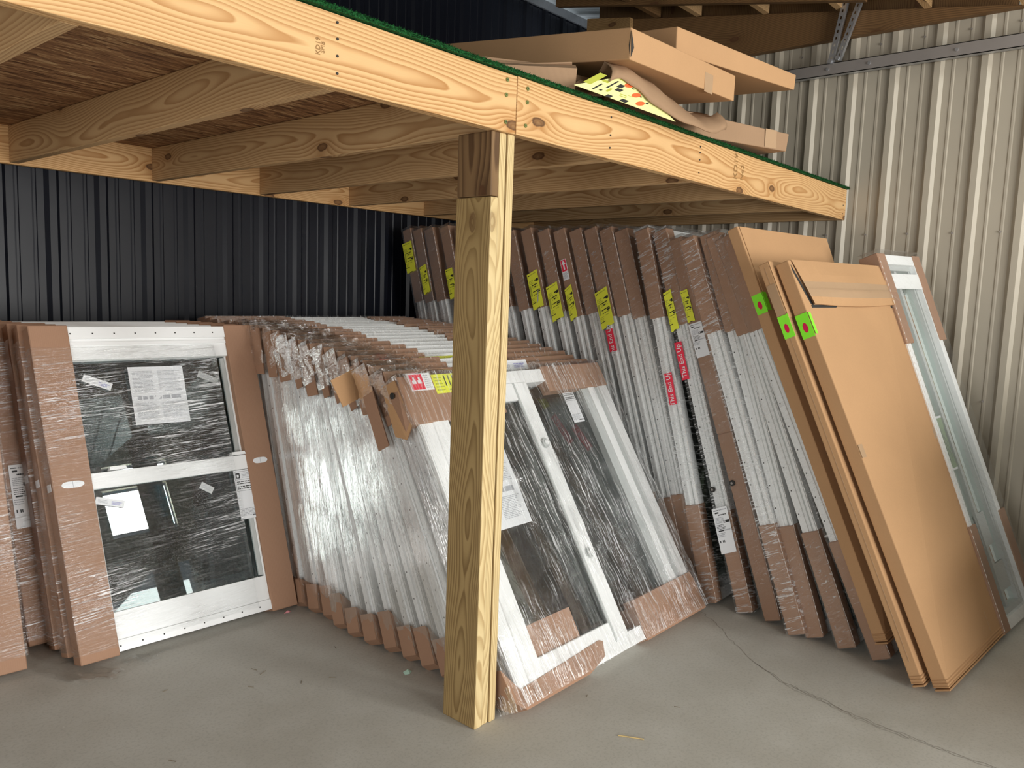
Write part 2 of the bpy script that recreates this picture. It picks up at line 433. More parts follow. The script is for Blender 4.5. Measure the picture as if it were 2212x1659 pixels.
def marks(q,kind):
    R=random.Random(hash(kind)%1000 if False else len(kind)*7+3)
    e=.0004
    def lines(a0,a1,b0,b1,n,mat,fill=.5,ragged=.3):
        for i in range(n):
            y=b0+(b1-b0)*(i+.5)/n; h=(b1-b0)/n*fill/2
            x=a0
            end=a1-(a1-a0)*ragged*R.random()
            while x<end:
                l=min((a1-a0)*(.06+.16*R.random()),end-x); q(x,x+l,y-h,y+h,mat,e); x+=l+(a1-a0)*.03
    if kind=='yellow':
        q(0,1,0,1,'yellow',0)
        q(.07,.25,.925,.95,'black',e); lines(.33,.85,.92,.96,1,'olive',.6,0)
        q(.62,.78,.73,.765,'black',e); q(.78,.98,.70,.775,'black',e); lines(.08,.5,.68,.80,3,'olive',.5)
        q(.28,.82,.63,.655,'black',e); q(.05,.2,.37,.66,'olive',e); q(.50,.62,.565,.60,'black',e); lines(.28,.95,.545,.62,2,'olive',.4)
        q(.28,.95,.455,.48,'black',e); q(.68,.96,.405,.445,'black',e); lines(.3,.95,.36,.40,1,'black',.5)
        lines(.05,.4,.2,.32,3,'olive',.4); lines(.5,.85,.29,.33,1,'olive',.5); q(.02,.4,.165,.185,'black',e)
        q(.35,.66,.0,.02,'black',e)
    elif kind=='white':
        q(0,1,0,1,'white',0)
        q(.15,.4,.88,.91,'black',e); lines(.45,.95,.93,.965,1,'greytext',.6,0); lines(.1,.4,.93,.965,1,'black',.5)
        lines(.35,.85,.82,.86,1,'black',.6,0); lines(.1,.7,.66,.80,5,'greytext',.45)
        q(.6,.98,.655,.71,'black',e); q(.66,.72,.665,.70,'white',2*e); lines(.1,.7,.52,.64,4,'black',.4); q(.15,.5,.485,.51,'black',e); lines(.52,.95,.485,.515,1,'greytext',.9,0)
        lines(.06,.6,.36,.46,3,'greytext',.5); q(.1,.16,.24,.29,'black',e); q(.28,.34,.24,.29,'black',e); q(.37,.42,.24,.29,'black',e)
    elif kind=='paper':
        q(0,1,0,1,'white',0)
        lines(.06,.46,.56,.93,16,'greytext',.42,.25); lines(.52,.94,.56,.93,16,'greytext',.42,.25)
        lines(.1,.9,.42,.50,1,'greytext',.8,0); lines(.06,.46,.10,.38,14,'greytext',.42,.25); lines(.52,.94,.10,.38,14,'greytext',.42,.25)
    elif kind=='strip':
        q(0,1,0,1,'white',0); lines(.08,.5,.25,.75,3,'greytext',.5); lines(.55,.92,.2,.7,3,'bluetext',.7)
    elif kind=='energy':
        q(0,1,0,1,'white',0)
        for (a,b,c,d) in ((.03,.97,.57,.575),(.03,.97,.965,.97),(.03,.04,.57,.97),(.96,.97,.57,.97),(.03,.97,.80,.805)): q(a,b,c,d,'black',e)
        q(.07,.26,.83,.94,'black',e); q(.12,.21,.85,.91,'white',2*e); lines(.34,.9,.83,.94,4,'greytext',.4)
        lines(.08,.92,.70,.78,2,'black',.4,0); lines(.08,.92,.60,.68,2,'black',.5,0)
        lines(.05,.9,.06,.22,6,'greytext',.45); lines(.55,.95,.04,.08,1,'black',.7,0)
    elif kind=='up':
        q(0,1,0,1,'white',0); q(.06,.94,.42,.97,'red',e)
        q(.38,.62,.50,.76,'white',2*e)
        for i in range(6): w=.34*(1-i/6); q(.5-w,.5+w,.76+i*.03,.79+i*.03,'white',2*e)
        lines(.1,.9,.06,.36,6,'greytext',.5)
    elif kind=='red': q(0,1,0,1,'red',0)
    elif kind=='limeplain': q(0,1,0,1,'green',0)
    elif kind=='stripg': q(0,1,0,1,'vinyl_grey',0); lines(.1,.9,.2,.8,2,'greytext',.5)
    elif kind=='upside':
        q(0,1,0,1,'white',0); q(.03,.62,.06,.94,'red',e); q(.12,.30,.4,.6,'white',2*e); q(.36,.54,.4,.6,'white',2*e); q(.18,.26,.6,.78,'white',2*e); q(.42,.5,.6,.78,'white',2*e); lines(.66,.97,.1,.9,7,'greytext',.5)
    elif kind=='yellowside':
        q(0,1,0,1,'yellow',0)
        for a0 in (.34,.46,.58,.66): q(a0,a0+.03,.35,.92,'black',e)
        q(.4,.7,.12,.2,'olive',e); lines(.05,.3,.1,.9,5,'olive',.4); lines(.75,.97,.1,.9,5,'olive',.4)
    elif kind=='lime':
        q(0,1,0,1,'green',0)
        n=9
        for i in range(n):
            y0=-1+2*i/n; y1=-1+2*(i+1)/n; ym=(y0+y1)/2; hw=math.sqrt(1-ym*ym)
            q(.5-.2*hw,.5+.2*hw,.42+.2*y0,.42+.2*y1,'dot',e)

# ------------------------------------------------------------------ the room
LOFTZ=2.005; DW=4.25; TW=5.10
def sheet_profile(length0,length1,pitch,phase,major,minor):
    """points (s, depth) across a ribbed steel sheet"""
    pts=[(length0,0)]
    k=math.floor((length0-phase)/pitch)
    while phase+k*pitch<length1:
        c=phase+k*pitch
        for s,d in ((c-.034,0),(c-.016,major),(c+.016,major),(c+.034,0)): pts.append((s,d))
        for f in (1/3,2/3):
            m=c+pitch*f
            for s,d in ((m-.011,0),(m-.005,minor),(m+.005,minor),(m+.011,0)): pts.append((s,d))
        k+=1
    return [(s,d) for s,d in pts if length0<=s<=length1]
def ribbed(name,prof,fn,z0,z1,mat):
    mb=MB()
    for i in range(len(prof)-1):
        (s0,d0),(s1,d1)=prof[i],prof[i+1]
        mb.face([fn(s0,d0,z0),fn(s1,d1,z0),fn(s1,d1,z1),fn(s0,d0,z1)],[(s0,z0),(s1,z0),(s1,z1),(s0,z1)],mat)
    return mb
mb=ribbed('w',sheet_profile(-3.2,TW+1.6,.2286,1.465,.019,.003),lambda s,d,z:(s,DW-d,z),0,3.76,'darkwall')
for i in range(28):      # screws
    for zz in (.72,2.62):
        x=-2.2+i*.2286*1.0+.055
        mb.cyl((x,DW-.004,zz),.006,-.006,'v','darkwall',6)
dwall=struct(mb.build('wall_back')); 
mb=MB(); mb.box((-3.2,DW+.002,0),(TW+1.6,DW+.05,3.8),'darkwall'); sh=mb.build('sheathing',dwall)
mb=ribbed('w',sheet_profile(-5.0,DW,.2375,1.079,.019,.003),lambda s,d,z:(TW-d,s,z),0,3.092,'tanwall')
for i in range(22):
    y=-1+i*.2375+.079-.055
    for zz in (3.03,1.92,.98):
        mb.cyl((TW-.004,y,zz),.006,-.006,'u','galv_dark',6)
twall=struct(mb.build('wall_right'))
mb=MB(); mb.box((TW+.002,-5,0),(TW+.05,DW,3.085),'beam'); mb.box((TW+.002,.95,3.085),(TW+.05,3.70,3.72),'beam'); mb.build('sheathing',twall)
mb=MB(); mb.box((-3.2,DW-.03,3.735),(TW+1.5,DW-.012,3.80),'galv'); struct(mb.build('trim_1'))

# walls behind the viewer, with the open garage door and a transom window
mb=MB()
for a_,b_ in (((-3.2,-4.46,0),(.3,-4.40,4.5)),((4.3,-4.46,0),(5.1,-4.40,4.5)),((.3,-4.46,2.55),(4.3,-4.40,3.38)),((.3,-4.46,4.10),(4.3,-4.40,4.5)),
   ((.3,-4.46,3.38),(3.2,-4.40,4.10)),((4.05,-4.46,3.38),(4.3,-4.40,4.10)),((3.2,-1.60,0),(5.05,-.45,1.15)),  # the low block is added, out of view, to shade the right floor corner
   ((-3.2,.90,3.2),(5.1,.945,4.5)),((5.1,-4.46,3.09),(5.16,.945,4.5))): mb.box(a_,b_,'tanwall')
struct(mb.build('wall_front_and_blocker'))
mb=MB(); mb.box((-3.26,-4.46,0),(-3.2,DW,4.5),'darkwall'); struct(mb.build('wall_left'))
# floor, with its cracks
mb=MB(); mb.box((-4,-6,-.05),(TW+.05,DW+.05,0),'floor')
def ribbon(pts,w,mat,jit=.01,z=.0006,n=10,seed=1):
    R=random.Random(seed); P=[]
    for i in range(len(pts)-1):
        for k in range(n):
            t=k/n; P.append((pts[i][0]*(1-t)+pts[i+1][0]*t+R.uniform(-jit,jit),pts[i][1]*(1-t)+pts[i+1][1]*t+R.uniform(-jit,jit)))
    P.append(pts[-1])
    for i in range(len(P)-1):
        a,b=Vector(P[i]),Vector(P[i+1]); d=(b-a).normalized() if (b-a).length>0 else Vector((1,0)); nrm=Vector((-d.y,d.x))*w*R.uniform(.3,1)/2
        q=[a-nrm,b-nrm,b+nrm,a+nrm]
        mb.face([(c.x,c.y,z) for c in q],[(c.x,c.y) for c in q],mat)
crk=[(3.42,1.72),(3.307,1.56),(3.206,1.453),(3.06,1.259),(2.988,1.112),(2.97,.978),(2.931,.829),(2.925,.656),(2.919,.507),(2.93,.2),(2.95,-.4)]
ribbon(crk,.005,'crack',.008,seed=3,n=9)
ribbon([(a+.012,b+.01) for a,b in crk[3:]],.004,'crack',.007,seed=5,n=9)
ribbon([(a-.012,b-.01) for a,b in crk[4:8]],.003,'crack',.006,seed=6,n=9)
ribbon([(3.55,2.2),(3.44,1.95),(3.42,1.72)],.003,'crack',.006,seed=9)
floor=struct(mb.build('floor'))

# roof above: steel sheets rising to the back, timber header and purlins
RS=.203
def rz(y): return 3.16+.19*(y-.945) if y>.945 else 4.4
def ht(y): return 3.09+.1607*(y-.945)
mb=MB()
prof=sheet_profile(-3.2,TW+1.6,.2286,.1,.019,.003)
for (y0,y1) in ((-4.5,.944),(.946,DW+.1)):
    for i in range(len(prof)-1):
        (s0,d0),(s1,d1)=prof[i],prof[i+1]
        mb.face([(s0,y0,rz(y0)+.06-d0),(s0,y1,rz(y1)+.06-d0),(s1,y1,rz(y1)+.06-d1),(s1,y0,rz(y0)+.06-d1)],[(s0,y0),(s0,y1),(s1,y1),(s1,y0)],'roofsheet')
struct(mb.build('ceiling'))
mb=MB(); mb.v=[]; 
def skew_board(mb,x0,x1,y0,y1,zb0,zb1,zt0,zt1,mat):
    P=[(x0,y0,zb0),(x1,y0,zb0),(x1,y1,zb1),(x0,y1,zb1),(x0,y0,zt0),(x1,y0,zt0),(x1,y1,zt1),(x0,y1,zt1)]
    for q,ax in (((0,3,2,1),0),((4,5,6,7),0),((0,1,5,4),1),((2,3,7,6),1),((0,4,7,3),2),((1,2,6,5),2)):
        uv=[(P[i][1],P[i][0]) if ax==0 else (P[i][0],P[i][2]) if ax==1 else (P[i][1],P[i][2]) for i in q]
        mb.face([P[i] for i in q],uv,mat)
skew_board(mb,5.03,5.08,.9,3.70,3.085,3.085,ht(.945),ht(3.70),'beam')
tag(mb.build('header_beam'),'dark timber gable beam on top of the tan ribbed wall','beam')
mb=MB(); skew_board(mb,4.98,5.02,3.34,3.72,3.40,3.40,ht(3.34),ht(3.72),'plank')
tag(mb.build('truss_plank'),'lighter planks of a roof truss behind the stacked cartons','beam')
mb=MB(); skew_board(mb,4.65,4.69,1.6,3.76,3.144,3.54,rz(1.6)+.03,rz(3.76)+.03,'beam')
struct(mb.build('roof_rafter'))  # this board is the sloping roof rafter
for k,y in enumerate((3.17,2.85,2.37,1.89,1.41,.93)):
    mb=MB(); mb.box((3.2,y-.05,ht(y)),(5.03,y-.012,rz(y)+.035),'pine_grey' if k else 'beam')
    tag(mb.build('roof_purlin'),['narrow purlin nearest the black wall under the steel roof','purlin second from the black wall under the steel roof','purlin third from the black wall, over the top carton','purlin left of the perforated steel hanger','purlin just right of the perforated steel hanger','purlin at the top right corner over the tan wall'][k],'beam','roof purlins')

# garage door track on the tan wall and its hangers
t=thing('door_track',(5.0,.0,2.9),'grey steel garage door track running along the tan wall','door track')
mb=MB()
mb.box((-.018,-4.5,-.035),(-.014,2.25,.035),'galv_dark'); mb.box((-.018,-4.5,.031),(.03,2.25,.035),'galv'); mb.box((-.018,-4.5,-.035),(.03,2.25,-.031),'galv')
mb.box((.026,-4.5,-.035),(.03,2.25,-.02),'galv'); mb.build('rail',t)
for y in (1.9,1.66,1.2,.7):
    mb=MB(); mb.cyl((-.018,y,.0),.009,-.007,'u','galv',8); mb.build('bolt',t)
def hanger(x,ya,za,yb,zb,w,label):
    t=thing('angle_hanger',(x,ya,za),label,'bracket','perforated steel hangers')
    d=Vector((0,yb-ya,zb-za)); ln=d.length; d.normalize(); s=Vector((0,d.z,-d.y))
    mb=MB(); 
    def P(a,b,c): return tuple(d*a+s*b+Vector((c,0,0)))
    # slotted strip built of rungs so that the holes are real
    n=int(ln/.038)
    for b0,b1 in ((-w/2,-w/6),(w/6,w/2)):
        pts=[(0,b0),(ln,b0),(ln,b1),(0,b1)]
        for c in (0,-.003): mb.face([P(a,b,c) for a,b in pts],[(a,b) for a,b in pts],'galv')
    for i in range(n):
        a0=i*ln/n; a1=a0+ln/n*.55
        pts=[(a0,-w/6),(a1,-w/6),(a1,w/6),(a0,w/6)]
        for c in (0,-.003): mb.face([P(a,b,c) for a,b in pts],[(a,b) for a,b in pts],'galv')
    # flange
    pts=[(0,-w/2,0),(ln,-w/2,0),(ln,-w/2,w),(0,-w/2,w)]
    mb.face([P(*q) for q in pts],[(q[0],q[2]) for q in pts],'galv')
    mb.build('strip',t)
    mb=MB(); mb.cyl((-.003,0,.012),.013,-.012,'u','galv',10); mb.build('bolt',t)
hanger(4.975,1.885,2.93,1.80,3.42,.032,'left perforated steel strap bolted to the garage door track')
hanger(4.982,1.845,2.945,1.70,3.40,.028,'right perforated steel strap slanting up from the same bolt')

# ------------------------------------------------------------------ storage loft
loft=thing('storage_loft',(1.985,1.75,LOFTZ),'pine framed storage loft with strand board deck topped by green turf','loft')
LO=Vector((1.985,1.75,LOFTZ))
def board(name,a,b,mat,long='x',parent=loft,bev=.003,label=None,off=LO):
    """box between corners, grain along its long side"""
    mb=MB(); P=[Vector(a)-off,Vector(b)-off]
    (x0,y0,z0),(x1,y1,z1)=P
    v=[(x0,y0,z0),(x1,y0,z0),(x1,y1,z0),(x0,y1,z0),(x0,y0,z1),(x1,y0,z1),(x1,y1,z1),(x0,y1,z1)]
    li='xyz'.index(long)
    for q in ((0,3,2,1),(4,5,6,7),(0,1,5,4),(2,3,7,6),(0,4,7,3),(1,2,6,5)):
        p=[v[i] for i in q]
        rng=[max(c[k] for c in p)-min(c[k] for c in p) for k in range(3)]
        flat=[k for k in range(3) if rng[k]<1e-6]; ax=[k for k in range(3) if k not in flat]
        if li in ax: o=[k for k in ax if k!=li][0]; uv=[(c[li],c[o]-(z0+z1)/2 if o==2 else c[o]) for c in p]
        else: uv=[(c[ax[0]]*.3,c[ax[1]]) for c in p]
        mb.face(p,uv,mat)
    o=mb.build(name,parent,bevel=0,label=label); recalc(o)
    if bev: 
        bm=o.modifiers.new('bevel','BEVEL'); bm.width=bev; bm.segments=2; bm.limit_method='ANGLE'
    return o
r1=board('rim_board',(-2.2,1.75,LOFTZ),(1.984,1.788,2.186),'pine',label='left rim board with knots and a grade stamp')
r2=board('rim_board',(1.987,1.75,LOFTZ),(5.05,1.788,2.188),'pine',label='right rim board running to the tan wall')
board('ledger_board',(-2.2,4.185,LOFTZ-.005),(5.05,4.223,2.17),'pine')
for k,x in enumerate((-.62,.03,.66,1.29,1.94,2.56,3.19,3.83,4.46,5.02)):
    board('joist',(x-.019,1.789,LOFTZ),(x+.019,4.184,2.169),'pine_grey','y')
for (y0,y1) in ((1.76,2.40),(2.402,3.62),(3.622,4.22)):
    board('deck_board',(-2.2,y0,2.17),(5.05,y1,2.187),'osb','x',bev=0)
# turf with a ragged edge
mb=MB(); R=random.Random(4)
mb.box((-4.18,-.012,.184),(3.07,2.46,.196),'turf')
for i in range(15000):
    x=R.uniform(-1.9,3.07); y=-.012+abs(R.gauss(0,.03)) if i%3 else -.013; z=.196 if i%3 else R.uniform(.185,.196)
    a=R.uniform(0,2*PI); h=R.uniform(.002,.006); w=.0022
    lean=(R.uniform(-.005,.005),R.uniform(-.008,.003))
    if i%3==0: lean=(lean[0],-.006); h=R.uniform(-.004,.003)
    mb.face([(x-w*math.cos(a),y-w*math.sin(a),z),(x+w*math.cos(a),y+w*math.sin(a),z),(x+lean[0],y+lean[1],z+h)],[(0,0)]*3,'turf')
mb.build('turf',loft)
# screws and nail holes on the rim
def dots(par,pts,r,mat,name):
    for x,z in pts:
        mb=MB(); mb.cyl((x-LO.x,-.0005,z-LOFTZ),r,-.0025,'v',mat,10); mb.build(name,par)
for x,z in ((1.935,2.165),(1.932,2.118),(1.933,2.035),(2.035,2.158),(2.035,2.115),(2.03,2.04)):
    mb=MB(); mb.cyl((x-LO.x,-.0005,z-LOFTZ),.0065,-.003,'v','screw',12); mb.cyl((x-LO.x,-.0036,z-LOFTZ),.002,-.0006,'v','dark',6); mb.build('screw',loft)
dots(r1,[(1.283,2.165),(1.284,2.125),(1.284,2.083),(1.284,2.04)],.0035,'dark','nail_hole')
dots(r2,[(2.515,2.155),(2.515,2.09),(2.515,2.045),(3.20,2.155),(3.20,2.13),(3.20,2.10),(3.20,2.045),(5.0,2.15),(5.0,2.09),(5.0,2.04)],.0035,'dark','nail_hole')
def stamp(txt,x,z,size,mat,par,up=True):
    o=letters('grade_stamp',txt,size,mat,.0003); o.parent=par
    dx=Vector((0,0,1)); dy=Vector((-1,0,0))
    if not up: dx=Vector((1,0,0)); dy=Vector((0,0,1))
    m=Matrix((dx,dy,dx.cross(dy))).transposed().to_4x4(); m.translation=Vector((x-LO.x,-.0012,z-LOFTZ)); o.matrix_local=m
M['stampink']=plain('stamp_ink',(.30,.16,.05),.7)
stamp('KD19',1.226,2.094,.018,'stampink',r1); stamp('SPIB',1.24,2.094,.016,'stampink',r1)
stamp('KD19',3.55,2.12,.05,'stampink',r2,True); stamp('No2',3.62,2.10,.04,'stampink',r2,True)

# post: three plies, the left one spliced near its top
post=thing('timber_post',(1.888,1.76,0),'rough treated timber post of three plies holding the loft edge','post')
PO=Vector((1.888,1.76,0))
def ply(name,x0,x1,z0,z1,mat,y0=1.76,y1=1.915,label=None):
    mb=MB()
    P=[(x0,y0,z0),(x1,y0,z0),(x1,y1,z0),(x0,y1,z0),(x0,y0,z1),(x1,y0,z1),(x1,y1,z1),(x0,y1,z1)]
    P=[tuple(Vector(p)-PO) for p in P]
    m2='post_lit_edge' if mat=='post' else mat
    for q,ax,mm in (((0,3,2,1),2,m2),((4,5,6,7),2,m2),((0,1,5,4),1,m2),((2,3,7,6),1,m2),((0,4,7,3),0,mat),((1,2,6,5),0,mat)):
        uv=[(P[i][1]-.07,P[i][2]) if ax==0 else (P[i][0],P[i][2]) if ax==1 else (P[i][0],P[i][1]) for i in q]
        mb.face([P[i] for i in q],uv,mm)
    o=mb.build(name,post,label=label); recalc(o)
    b=o.modifiers.new('bevel','BEVEL'); b.width=.004; b.segments=2; b.limit_method='ANGLE'
    return o
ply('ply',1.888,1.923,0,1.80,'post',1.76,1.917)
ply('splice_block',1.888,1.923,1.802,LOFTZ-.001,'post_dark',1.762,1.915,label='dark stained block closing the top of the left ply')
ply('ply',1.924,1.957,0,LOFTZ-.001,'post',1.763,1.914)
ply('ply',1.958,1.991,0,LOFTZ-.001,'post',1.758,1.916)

# ------------------------------------------------------------------ wrapped windows
def rails(mb,u0,u1,v0,v1,w0,w1,t,mat):
    mb.box((u0,v0,w0),(u0+t,v1,w1),mat); mb.box((u1-t,v0,w0),(u1,v1,w1),mat)
    mb.box((u0+t,v0,w0),(u1-t,v0+t,w1),mat); mb.box((u0+t,v1-t,w0),(u1-t,v1,w1),mat)
def side_detail(mb,W,H,T,flip=True):
    """extrusion profile seen on the ends of the frame: nailing fin, channel, ridge"""
    for u,s in ((0,-1),(W,1)):
        a=sorted((u,u+s*.012)); mb.box((a[0],.004,T*.52),(a[1],H-.004,T*.62),'vinyl')
        a=sorted((u,u+s*.005)); mb.box((a[0],.004,T*.62),(a[1],H-.004,T*.98),'vinyl')
        a=sorted((u,u+s*.007)); mb.box((a[0],.004,.002),(a[1],H-.004,T*.20),'vinyl')
        a=sorted((u,u+s*.0015)); mb.box((a[0],.004,T*.20),(a[1],H-.004,T*.34),'vinyl_grey')
        n=int(H/.11)
        for i in range(n):
            v=.06+i*(H-.1)/n; a=sorted((u+s*.005,u+s*.0058))
            mb.box((a[0],v-.003,T*.80),(a[1],v+.003,T*.87),'dark')

def tall_window(k,corners,label,brown_top=.47,brown_bot=.50,prints=(),wrap='film_s',hi=False,full=False):
    p=Panel('tall_glazing_unit',corners,.070,label,'window','tall wrapped windows leaning in the corner')
    W,H,T=p.W,p.H,p.T
    mb=MB(); rails(mb,0,W,0,H,0,T,.055,'vinyl'); rails(mb,.055,W-.055,.055,H-.055,.018,T-.01,.03,'vinyl'); side_detail(mb,W,H,T)
    p.part(mb,'frame',bevel=.002)
    mb=MB(); mb.box((.08,.08,.035),(W-.08,H-.08,.041),'glass'); p.part(mb,'glass')
    R=random.Random(k*5+1)
    for u0,u1 in ((-.016,.055),(W-.055,W+.016)):
        vt=H-brown_top-R.uniform(-.02,.02); vb=brown_bot+R.uniform(-.02,.02)
        if full: vt=vb=.9
        mb=MB(); mb.box((u0,vt,-.005),(u1,H+.008,T+.005),'brown'); p.part(mb,'edge_guard',bevel=.004)
        mb=MB(); mb.box((u0,-.0,-.005),(u1,vb,T+.004),'brown'); p.part(mb,'edge_guard',bevel=.004)
    # a film seam twists along the front edge
    mb=MB(); n=70; mb.box((-.0185,.02,-.0092),(-.0178,H-.02,-.0088),'seam')
    for i in range(n):
        v0=.02+(H-.04)*i/n; l=(H-.04)/n*R.uniform(.3,.75)
        mb.box((-.0195,v0,-.010),(-.0165,v0+l,-.0085),'seam')
    p.part(mb,'film_seam')
    shell(p,-.021,W+.02,.0,H+.018,-.012,T+.006,6,46,.007,wrap,seed=k,freq=8,nw=3)
    for (kind,v0,v1,w0,w1,sk) in prints:
        side_print(p,{'yellow':'yellow_shipping_label','white':'white_shipping_label','up':'arrow_label','red':'red_label'}[kind],v0,v1,w0,w1,kind,u=-.027,skew=sk)
        if kind=='red':
            u,v,n_=p.axes()
            p.text('This End Up',(-.0285,(v0+v1)/2,(w0+w1)/2),v,n_,.034 if w1-w0>.03 else .025,'white')
        if kind=='up': pass
    return p

DATA={"tall":[[[3.471,0.868,0.034],[4.527,0.868,0.034],[3.471,1.715,1.793],[4.527,1.715,1.793]],[[3.476,1.012,0.033],[4.533,1.012,0.033],[3.476,1.765,1.803],[4.533,1.765,1.803]],[[3.487,1.155,0.029],[4.546,1.155,0.029],[3.487,1.801,1.809],[4.546,1.801,1.809]],[[3.459,1.226,0.03],[4.517,1.226,0.03],[3.459,1.893,1.79],[4.517,1.893,1.79]],[[3.53,1.366,0.029],[4.589,1.366,0.029],[3.53,1.998,1.792],[4.589,1.998,1.792]],[[3.534,1.505,0.026],[4.595,1.505,0.026],[3.534,2.088,1.835],[4.595,2.088,1.835]],[[3.521,1.686,0.023],[4.585,1.686,0.023],[3.521,2.188,1.839],[4.585,2.188,1.839]],[[3.547,1.76,0.025],[4.608,1.76,0.025],[3.547,2.329,1.844],[4.608,2.329,1.844]],[[3.539,1.833,0.026],[4.6,1.833,0.026],[3.539,2.422,1.853],[4.6,2.422,1.853]],[[3.537,1.93,0.026],[4.599,1.93,0.026],[3.537,2.52,1.856],[4.599,2.52,1.856]],[[3.538,2.035,0.026],[4.599,2.035,0.026],[3.538,2.621,1.851],[4.599,2.621,1.851]],[[3.538,2.15,0.026],[4.6,2.15,0.026],[3.538,2.732,1.854],[4.6,2.732,1.854]],[[3.539,2.268,0.026],[4.6,2.268,0.026],[3.539,2.846,1.854],[4.6,2.846,1.854]],[[3.539,2.398,0.025],[4.601,2.398,0.025],[3.539,2.972,1.862],[4.601,2.972,1.862]],[[3.539,2.532,0.025],[4.601,2.532,0.025],[3.539,3.102,1.852],[4.601,3.102,1.852]],[[3.54,2.671,0.025],[4.602,2.671,0.025],[3.54,3.238,1.861],[4.602,3.238,1.861]],[[3.54,2.808,0.025],[4.603,2.808,0.025],[3.54,3.371,1.867],[4.603,3.371,1.867]],[[3.541,2.95,0.025],[4.603,2.95,0.025],[3.541,3.509,1.876],[4.603,3.509,1.876]],[[3.542,3.094,0.024],[4.605,3.094,0.024],[3.542,3.649,1.894],[4.605,3.649,1.894]],[[3.542,3.242,0.024],[4.605,3.242,0.024],[3.542,3.793,1.886],[4.605,3.793,1.886]],[[3.542,3.355,0.024],[4.605,3.355,0.024],[3.542,3.902,1.883],[4.605,3.902,1.883]],[[3.543,3.462,0.024],[4.606,3.462,0.024],[3.543,4.005,1.886],[4.606,4.005,1.886]]],"slide":[[[2.071,1.689,0.042],[3.373,1.689,0.042],[2.071,2.362,1.14],[3.373,2.362,1.14]],[[2.073,1.799,0.04],[3.377,1.799,0.04],[2.073,2.446,1.156],[3.377,2.446,1.156]],[[2.075,1.909,0.038],[3.381,1.909,0.038],[2.075,2.529,1.171],[3.381,2.529,1.171]],[[2.078,2.019,0.037],[3.385,2.019,0.037],[2.078,2.613,1.185],[3.385,2.613,1.185]],[[2.08,2.13,0.035],[3.389,2.13,0.035],[2.08,2.697,1.198],[3.389,2.697,1.198]],[[2.083,2.241,0.033],[3.393,2.241,0.033],[2.083,2.782,1.211],[3.393,2.782,1.211]],[[2.085,2.352,0.032],[3.397,2.352,0.032],[2.085,2.866,1.223],[3.397,2.866,1.223]],[[2.087,2.464,0.03],[3.401,2.464,0.03],[2.087,2.951,1.234],[3.401,2.951,1.234]],[[2.09,2.575,0.028],[3.404,2.575,0.028],[2.09,3.036,1.244],[3.404,3.036,1.244]],[[2.092,2.687,0.027],[3.408,2.687,0.027],[2.092,3.121,1.254],[3.408,3.121,1.254]],[[2.095,2.8,0.025],[3.412,2.8,0.025],[2.095,3.206,1.263],[3.412,3.206,1.263]],[[2.097,2.912,0.023],[3.416,2.912,0.023],[2.097,3.291,1.271],[3.416,3.291,1.271]],[[2.099,3.025,0.022],[3.42,3.025,0.022],[2.099,3.377,1.279],[3.42,3.377,1.279]],[[2.102,3.138,0.02],[3.424,3.138,0.02],[2.102,3.463,1.286],[3.424,3.463,1.286]],[[2.103,3.237,0.019],[3.426,3.237,0.019],[2.103,3.547,1.29],[3.426,3.547,1.29]],[[2.104,3.335,0.018],[3.428,3.335,0.018],[2.104,3.631,1.293],[3.428,3.631,1.293]],[[2.106,3.434,0.017],[3.43,3.434,0.017],[2.106,3.715,1.297],[3.43,3.715,1.297]],[[2.107,3.533,0.016],[3.432,3.533,0.016],[2.107,3.799,1.3],[3.432,3.799,1.3]],[[2.108,3.632,0.015],[3.435,3.632,0.015],[2.108,3.884,1.302],[3.435,3.884,1.302]],[[2.11,3.732,0.014],[3.437,3.732,0.014],[2.11,3.968,1.305],[3.437,3.968,1.305]]],"dh":[[[1.129,3.103,0.027],[2.038,3.054,0.027],[1.129,3.555,1.289],[2.038,3.467,1.289]],[[1.12,3.208,0.026],[2.027,3.158,0.026],[1.12,3.649,1.289],[2.027,3.561,1.289]],[[1.111,3.312,0.026],[2.016,3.263,0.026],[1.111,3.743,1.289],[2.016,3.655,1.289]],[[1.051,3.416,0.025],[2.005,3.367,0.025],[1.051,3.838,1.289],[2.005,3.749,1.289]],[[1.042,3.521,0.025],[1.994,3.472,0.025],[1.042,3.932,1.289],[1.994,3.844,1.289]],[[1.032,3.626,0.024],[1.983,3.576,0.024],[1.032,4.027,1.288],[1.983,3.938,1.288]]],"lw":[[[0.099,3.314,0.021],[0.972,3.235,0.021],[0.099,3.649,1.283],[0.972,3.57,1.283]],[[0.099,3.413,0.021],[0.991,3.334,0.021],[0.099,3.748,1.283],[0.991,3.669,1.283]],[[0.099,3.511,0.021],[1.011,3.432,0.021],[0.099,3.847,1.283],[1.011,3.768,1.283]],[[0.099,3.61,0.021],[1.031,3.531,0.021],[0.099,3.945,1.283],[1.031,3.866,1.283]]],"c3":[[3.336,0.613,0.032],[4.118,0.565,0.032],[3.336,1.38,1.676],[4.118,1.243,1.686]],"c2":[[3.318,0.699,0.025],[4.051,0.67,0.025],[3.318,1.46,1.669],[4.051,1.411,1.669]],"c1":[[3.42,0.871,0.11],[4.18,0.85,0.11],[3.42,1.661,1.832],[4.18,1.533,1.829]],"nw":[[4.111,0.563,0.032],[4.6,0.519,0.032],[4.111,1.258,1.745],[4.6,1.217,1.757]]}
D=DATA
